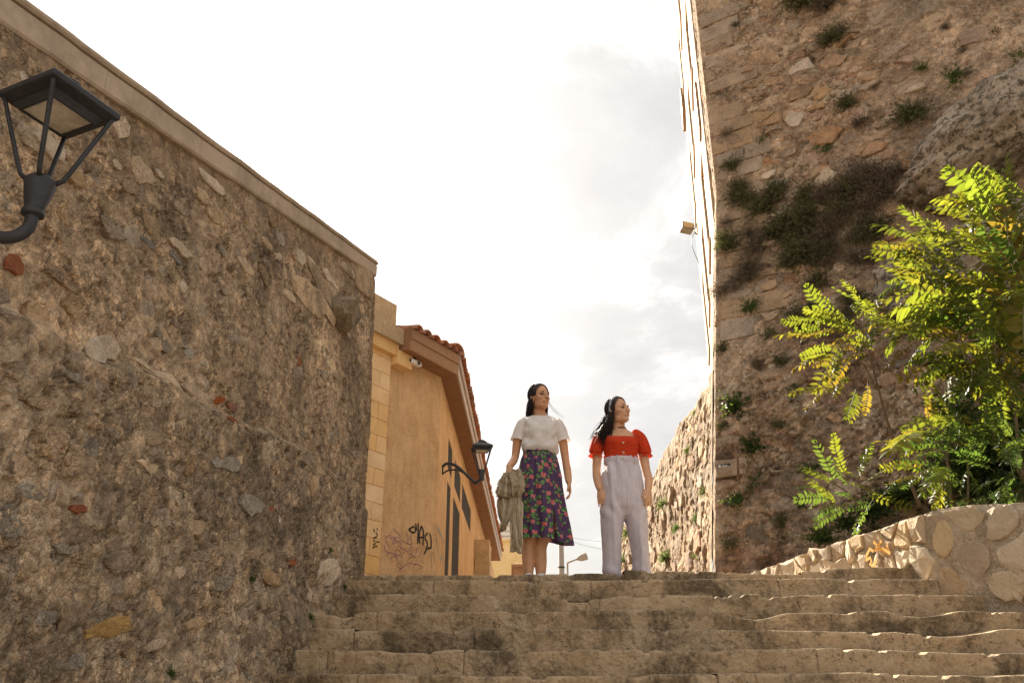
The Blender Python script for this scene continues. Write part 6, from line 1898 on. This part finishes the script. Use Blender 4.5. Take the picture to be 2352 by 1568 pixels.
# ---------------------------------------------------------------- woman in the red blouse and lilac trousers
def woman_two():
    X0, Y0 = 0.985, 7.47
    Mh = frame((.008, -.03, 1.384), R(40), R(-5), R(-5), 1.11)
    mb = MB(); add_head(mb, Mh)
    loft(mb, [(0, .03, .66, .15, .11), (0, .03, .80, .175, .125), (0, .02, .92, .155, .115), (0, .01, 1.03, .135, .10), (0, .005, 1.12, .14, .10), (0, .0, 1.20, .150, .112), (0, .006, 1.27, .158, .095), (0, .012, 1.315, .120, .074), (0, .012, 1.338, .078, .060), (.002, .010, 1.37, .049, .049), (.004, .008, 1.44, .046, .047)])
    mb.tube([(.0, .016, 1.30), (.002, .012, 1.35), (.004, .008, 1.40), (.006, .006, 1.45)], [.064, .052, .048, .048], 18)
    for s in (-1, 1):
        mb.tube(arc([(s * .135, .01, 1.285), (s * .180, .012, 1.24), (s * .208, .022, 1.12), (s * .222, .028 - .02 * (s > 0), .99), (s * .222 + .008 * (s > 0), .0 - .03 * (s > 0), .89), (s * .212, -.045 - .035 * (s > 0), .805), (s * .211, -.048 - .038 * (s > 0), .795)], 4),
                list(np.interp(np.linspace(0, 1, 25), [0, .16, .4, .52, .6, .75, .95, 1], [.048, .047, .042, .037, .039, .035, .025, .025])), 16)
        add_hand(mb, handM((s * .209, -.05 - .04 * (s > 0), .79), (-s * .05, -.10 - .08 * (s > 0), -1), (-s * .45, .85, 0)), .22 + .12 * (s > 0), 1.0, -s)
        mb.tube([(s * .09, .03, .75), (s * .11, .02, .45), (s * .125, .02, .08)], [.08, .055, .04], 14)
        loft(mb, [(s * .128, -.02, .012, .04, .10), (s * .128, -.02, .035, .04, .105), (s * .128, .0, .06, .036, .07), (s * .128, .012, .10, .034, .038)], 16)
    me = voxel(mb, 'person', .0043, 2)
    paint_skin(me, Mh, (.64, .375, .225), (.54, .205, .145))
    body = ob('person', me, M_skin2); body.location = (X0, Y0, GZ); body.scale = (1, 1, 1.031)
    body.rotation_euler = (0, R(-.2), R(3))
    tag(body, 'woman in red puff-sleeved blouse and lilac trousers with arms hanging', 'person', 'women at the top of the stairs')
    face_bits(body, Mh, True, .009)
    # blouse
    def dis(T, Z, X, Y):
        f = (np.sin(T) < 0)
        bust = .036 * np.exp(-((Z - 1.205) / .05) ** 2) * (np.exp(-((X - .068) / .05) ** 2) + np.exp(-((X + .068) / .05) ** 2)) * f
        gath = .004 * np.sin(X * 60 + 14 * np.sin(Z * 14)) * sstep(1.2, 1.10, Z) + .004 * (fbm(T * 4, Z * 12, 19, 4) - .5) * 2 + .003 * np.sin(Z * 120 + 4 * np.sin(T * 3)) * sstep(1.14, 1.09, Z)
        return bust + gath
    rings = [(0, .002, 1.062, .148, .112), (0, .002, 1.09, .150, .112), (0, 0, 1.14, .155, .114), (0, 0, 1.20, .163, .120), (0, .0, 1.245, .168, .112), (0, .006, 1.28, .166, .100), (0, .010, 1.305, .152, .088), (0, .012, 1.325, .136, .078)]
    G, T = wrinkle_loft(rings, 120, .006, disp=dis)
    # square neckline: drop the top edge in front and behind
    top = sstep(1.245, 1.325, G[..., 2])
    fr = sstep(.128, .108, np.abs(G[..., 0])) * (np.sin(T) < 0); bk = sstep(.12, .09, np.abs(G[..., 0])) * (np.sin(T) > 0)
    G[..., 2] -= top * (.056 * fr - .010 * fr * np.cos(G[..., 0] / .11 * 1.5) * -1 * .6 + .03 * bk)
    G[..., 1] -= top * fr * .014
    bl = ob('blouse', mesh_np('blouse', G.reshape(-1, 3), quads(G.shape[0], 120, True), True), M_red, body)
    for s in (-1, 1):
        P = arc([(s * .118, .012, 1.312), (s * .150, .012, 1.305), (s * .188, .012, 1.265), (s * .212, .014, 1.20), (s * .222, .016, 1.15), (s * .226, .018, 1.128), (s * .230, .018, 1.10)], 5)
        rr = np.interp(np.linspace(0, 1, len(P)), [0, .12, .35, .6, .78, .86, 1], [.030, .048, .060, .067, .064, .052, .070])
        n = 72; V = []
        for i, p in enumerate(P):
            t = P[min(i+1, len(P)-1)] - P[max(i-1, 0)]; t /= np.linalg.norm(t); q = i / (len(P) - 1)
            a_ = np.cross(t, (0, 1.0, 0)); a_ /= np.linalg.norm(a_); b_ = np.cross(a_, t)
            for k in range(n):
                th = 2 * math.pi * k / n
                w = 1 + .05 * math.sin(11 * th + s) * (1 if q > .8 else .45) + .05 * math.sin(6 * th + 2) * max(0, q - .85) * 5 + .02 * math.sin(4 * th + i * .4)
                V.append(p + rr[i] * w * (a_ * math.cos(th) * .92 + b_ * math.sin(th)))
        ob('puff_sleeve', mesh_np('puff_sleeve', V, quads(len(P), n, True), True), M_red, bl)
    for z in (1.262, 1.185, 1.105):
        j = np.argmin(np.abs(G[:, 90, 2] - z)); p = G[j, 90]
        b = MB().lathe([(0, 0), (.0095, 0), (.0095, .004), (.006, .005), (0, .004)], 14); xf(b, Matrix.Translation((p[0] + .003, p[1] - .001, p[2])) @ Matrix.Rotation(R(90), 4, 'X'), 0)
        b.build('button', M_button, bl, True)
    # trousers: one piece grown from waist and two wide legs
    tm = MB()
    loft(tm, [(0, .004, .545, .03, .05), (0, .004, .575, .10, .10), (0, .006, .65, .188, .140), (0, .006, .75, .198, .148), (0, .004, .86, .196, .146), (0, .002, .95, .180, .134), (0, .0, 1.02, .158, .118), (0, 0, 1.072, .152, .114)], 48)
    for s, fx, fa in ((-1, -.128, .066), (1, .132, .082)):
        loft(tm, [(fx, .0, .012, fa, .10), (fx, .0, .06, fa + .004, .102), (fx * .96, .002, .2, .082, .108), (s * .116, .004, .36, .092, .115), (s * .106, .006, .52, .098, .122), (s * .098, .006, .66, .100, .13), (s * .095, .004, .80, .09, .12)], 40)
    tr = voxel(tm, 'trousers', .006, 6)
    P = coords(tr); Nn = normals(tr); x, y, z = P.T
    front = (y < 0.02)
    f1 = .010 * np.sin(x * 70 + 3 * np.sin(z * 5)) * sstep(.78, .99, z) * sstep(1.05, 1.0, z)                      # pleats below the waistband
    f2 = .030 * (fbm(x * 9 + 3, z * 3.2, 41, 4) - .5) + .013 * np.sin(z * 9 + np.abs(x) * 40) * sstep(.75, .45, z) * (fbm(x * 4, z * 3, 43, 2))
    f3 = -.010 * np.exp(-(x / .006) ** 2) * sstep(.60, .66, z) * sstep(.95, .85, z) * front                        # fly seam
    f4 = -.006 * np.exp(-((np.abs(x) - (.165 - .13 * (1.0 - z))) / .006) ** 2) * sstep(.80, .84, z) * sstep(1.02, .99, z) * front   # slanted pockets
    f5 = .012 * np.exp(-((np.abs(x) - .112) / .016) ** 2) * sstep(1.0, .9, z) * front - .007 * np.exp(-((np.abs(x) - .075) / .010) ** 2) * sstep(1.02, .98, z) * sstep(.80, .92, z) * front
    f6 = .010 * np.sin(z * 26 + x * 30 + 5 * fbm(x * 6, z * 4, 47, 2)) * sstep(.22, .06, z) + .008 * np.sin(z * 30 - np.abs(x) * 55) * np.exp(-((z - .60) / .07) ** 2) * front
    setco(tr, bumps(P, Nn, [f5, f6, f1 * front + f1 * ~front * .5, f2, f3, f4]))
    to = ob('trousers', tr, M_lilac, body)
    nb = 80; V = []
    for zz_, gr in ((1.028, 1.012), (1.03, 1.03), (1.068, 1.03), (1.078, 1.022), (1.077, .985)):
        for k in range(nb):
            th = 2 * math.pi * k / nb; V.append((.154 * gr * math.cos(th), .115 * gr * math.sin(th), zz_))
    wb = ob('waistband', mesh_np('waistband', V, quads(5, nb, True), True), M_lilac, to)
    for xx in (-.105, -.055, .065, .112):
        yy = -.1195 * math.sqrt(max(0, 1 - (xx / .160) ** 2))
        MB().box((xx - .005, yy - .006, 1.022), (xx + .005, yy + .004, 1.082)).build('belt_loop', M_lilac, to)
    b = MB().lathe([(0, 0), (.009, 0), (.009, .004), (0, .004)], 14); xf(b, Matrix.Translation((-.004, -.119, 1.053)) @ Matrix.Rotation(R(90), 4, 'X'), 0); b.build('button', M_button, to, True)
    for s in (-1, 1):
        loft(MB(), [(s * .13, -.03, .0, .043, .125), (s * .13, -.03, .03, .043, .122), (s * .13, -.02, .06, .038, .095), (s * .13, .012, .09, .034, .05)], 24).build('shoe', M_shoe, body, True)
    # choker
    MB().tube([(.003 + .055 * math.cos(t), .008 + .056 * math.sin(t), 1.362 + .012 * math.sin(t)) for t in np.linspace(0, 2 * math.pi, 36)], .0055, 6).build('choker', M_choker, body, True)
    # hair: long, blown back over her right shoulder
    rg = np.random.default_rng(18); hb = MB()
    Vc, Fc = scalp(Mh, lambda x, z: -.052 + .34 * np.clip(.195 - z, 0, .2) + np.where(z < .11, .06, 0), 1.12)
    hb.add(Vc, Fc)
    def endf(p, d, a, rg):
        out = []; q = p.copy(); L = rg.uniform(.20, .31); sp = rg.uniform(0, 1.0) ** .8 * max(.15, min(1, .6 + .6 * math.sin(a - math.pi / 2)))
        for k in range(6):
            q = q + np.array([-(.006 + .0185 * sp) * (.7 + .16 * k) + rg.normal(0, .0035), .004 + rg.normal(0, .003), -L / 6 * (1.15 - .15 * sp)]); out.append(q.copy())
        return out
    strands(hb, Mh, 850, rg, endf, (-80, 112), .0030)
    def fly(p, d, a, rg):
        out = []; q = p.copy(); L = rg.uniform(.24, .36)
        for k in range(6):
            q = q + np.array([-.024 + rg.normal(0, .009), rg.normal(0, .006), -L / 6 + rg.normal(0, .006)]); out.append(q.copy())
        return out
    strands(hb, Mh, 60, rg, fly, (20, 112), .0013)
    hb.build('hair', M_hair2, body, True)
    # headband
    V = []; c = np.array((0, .015, .138)); rr = np.array((.073, .094, .087)) * 1.155; n = 40
    for i in range(n):
        t = -R(112) + R(224) * i / (n - 1)
        for w, g in ((-.017, .985), (-.010, 1.012), (0, 1.02), (.010, 1.012), (.017, .985)):
            yy = -.012 + w + .055 * (1 - math.cos(t)) * .5
            k = math.sqrt(max(.05, 1 - ((yy - c[1]) / rr[1]) ** 2)) * g
            V.append(Mh @ Vector((rr[0] * k * math.sin(t), yy, c[2] + rr[2] * k * math.cos(t))))
    ob('headband', mesh_np('headband', [tuple(v) for v in V], quads(n, 5), True), M_band, body)
    return body
W2 = woman_two()
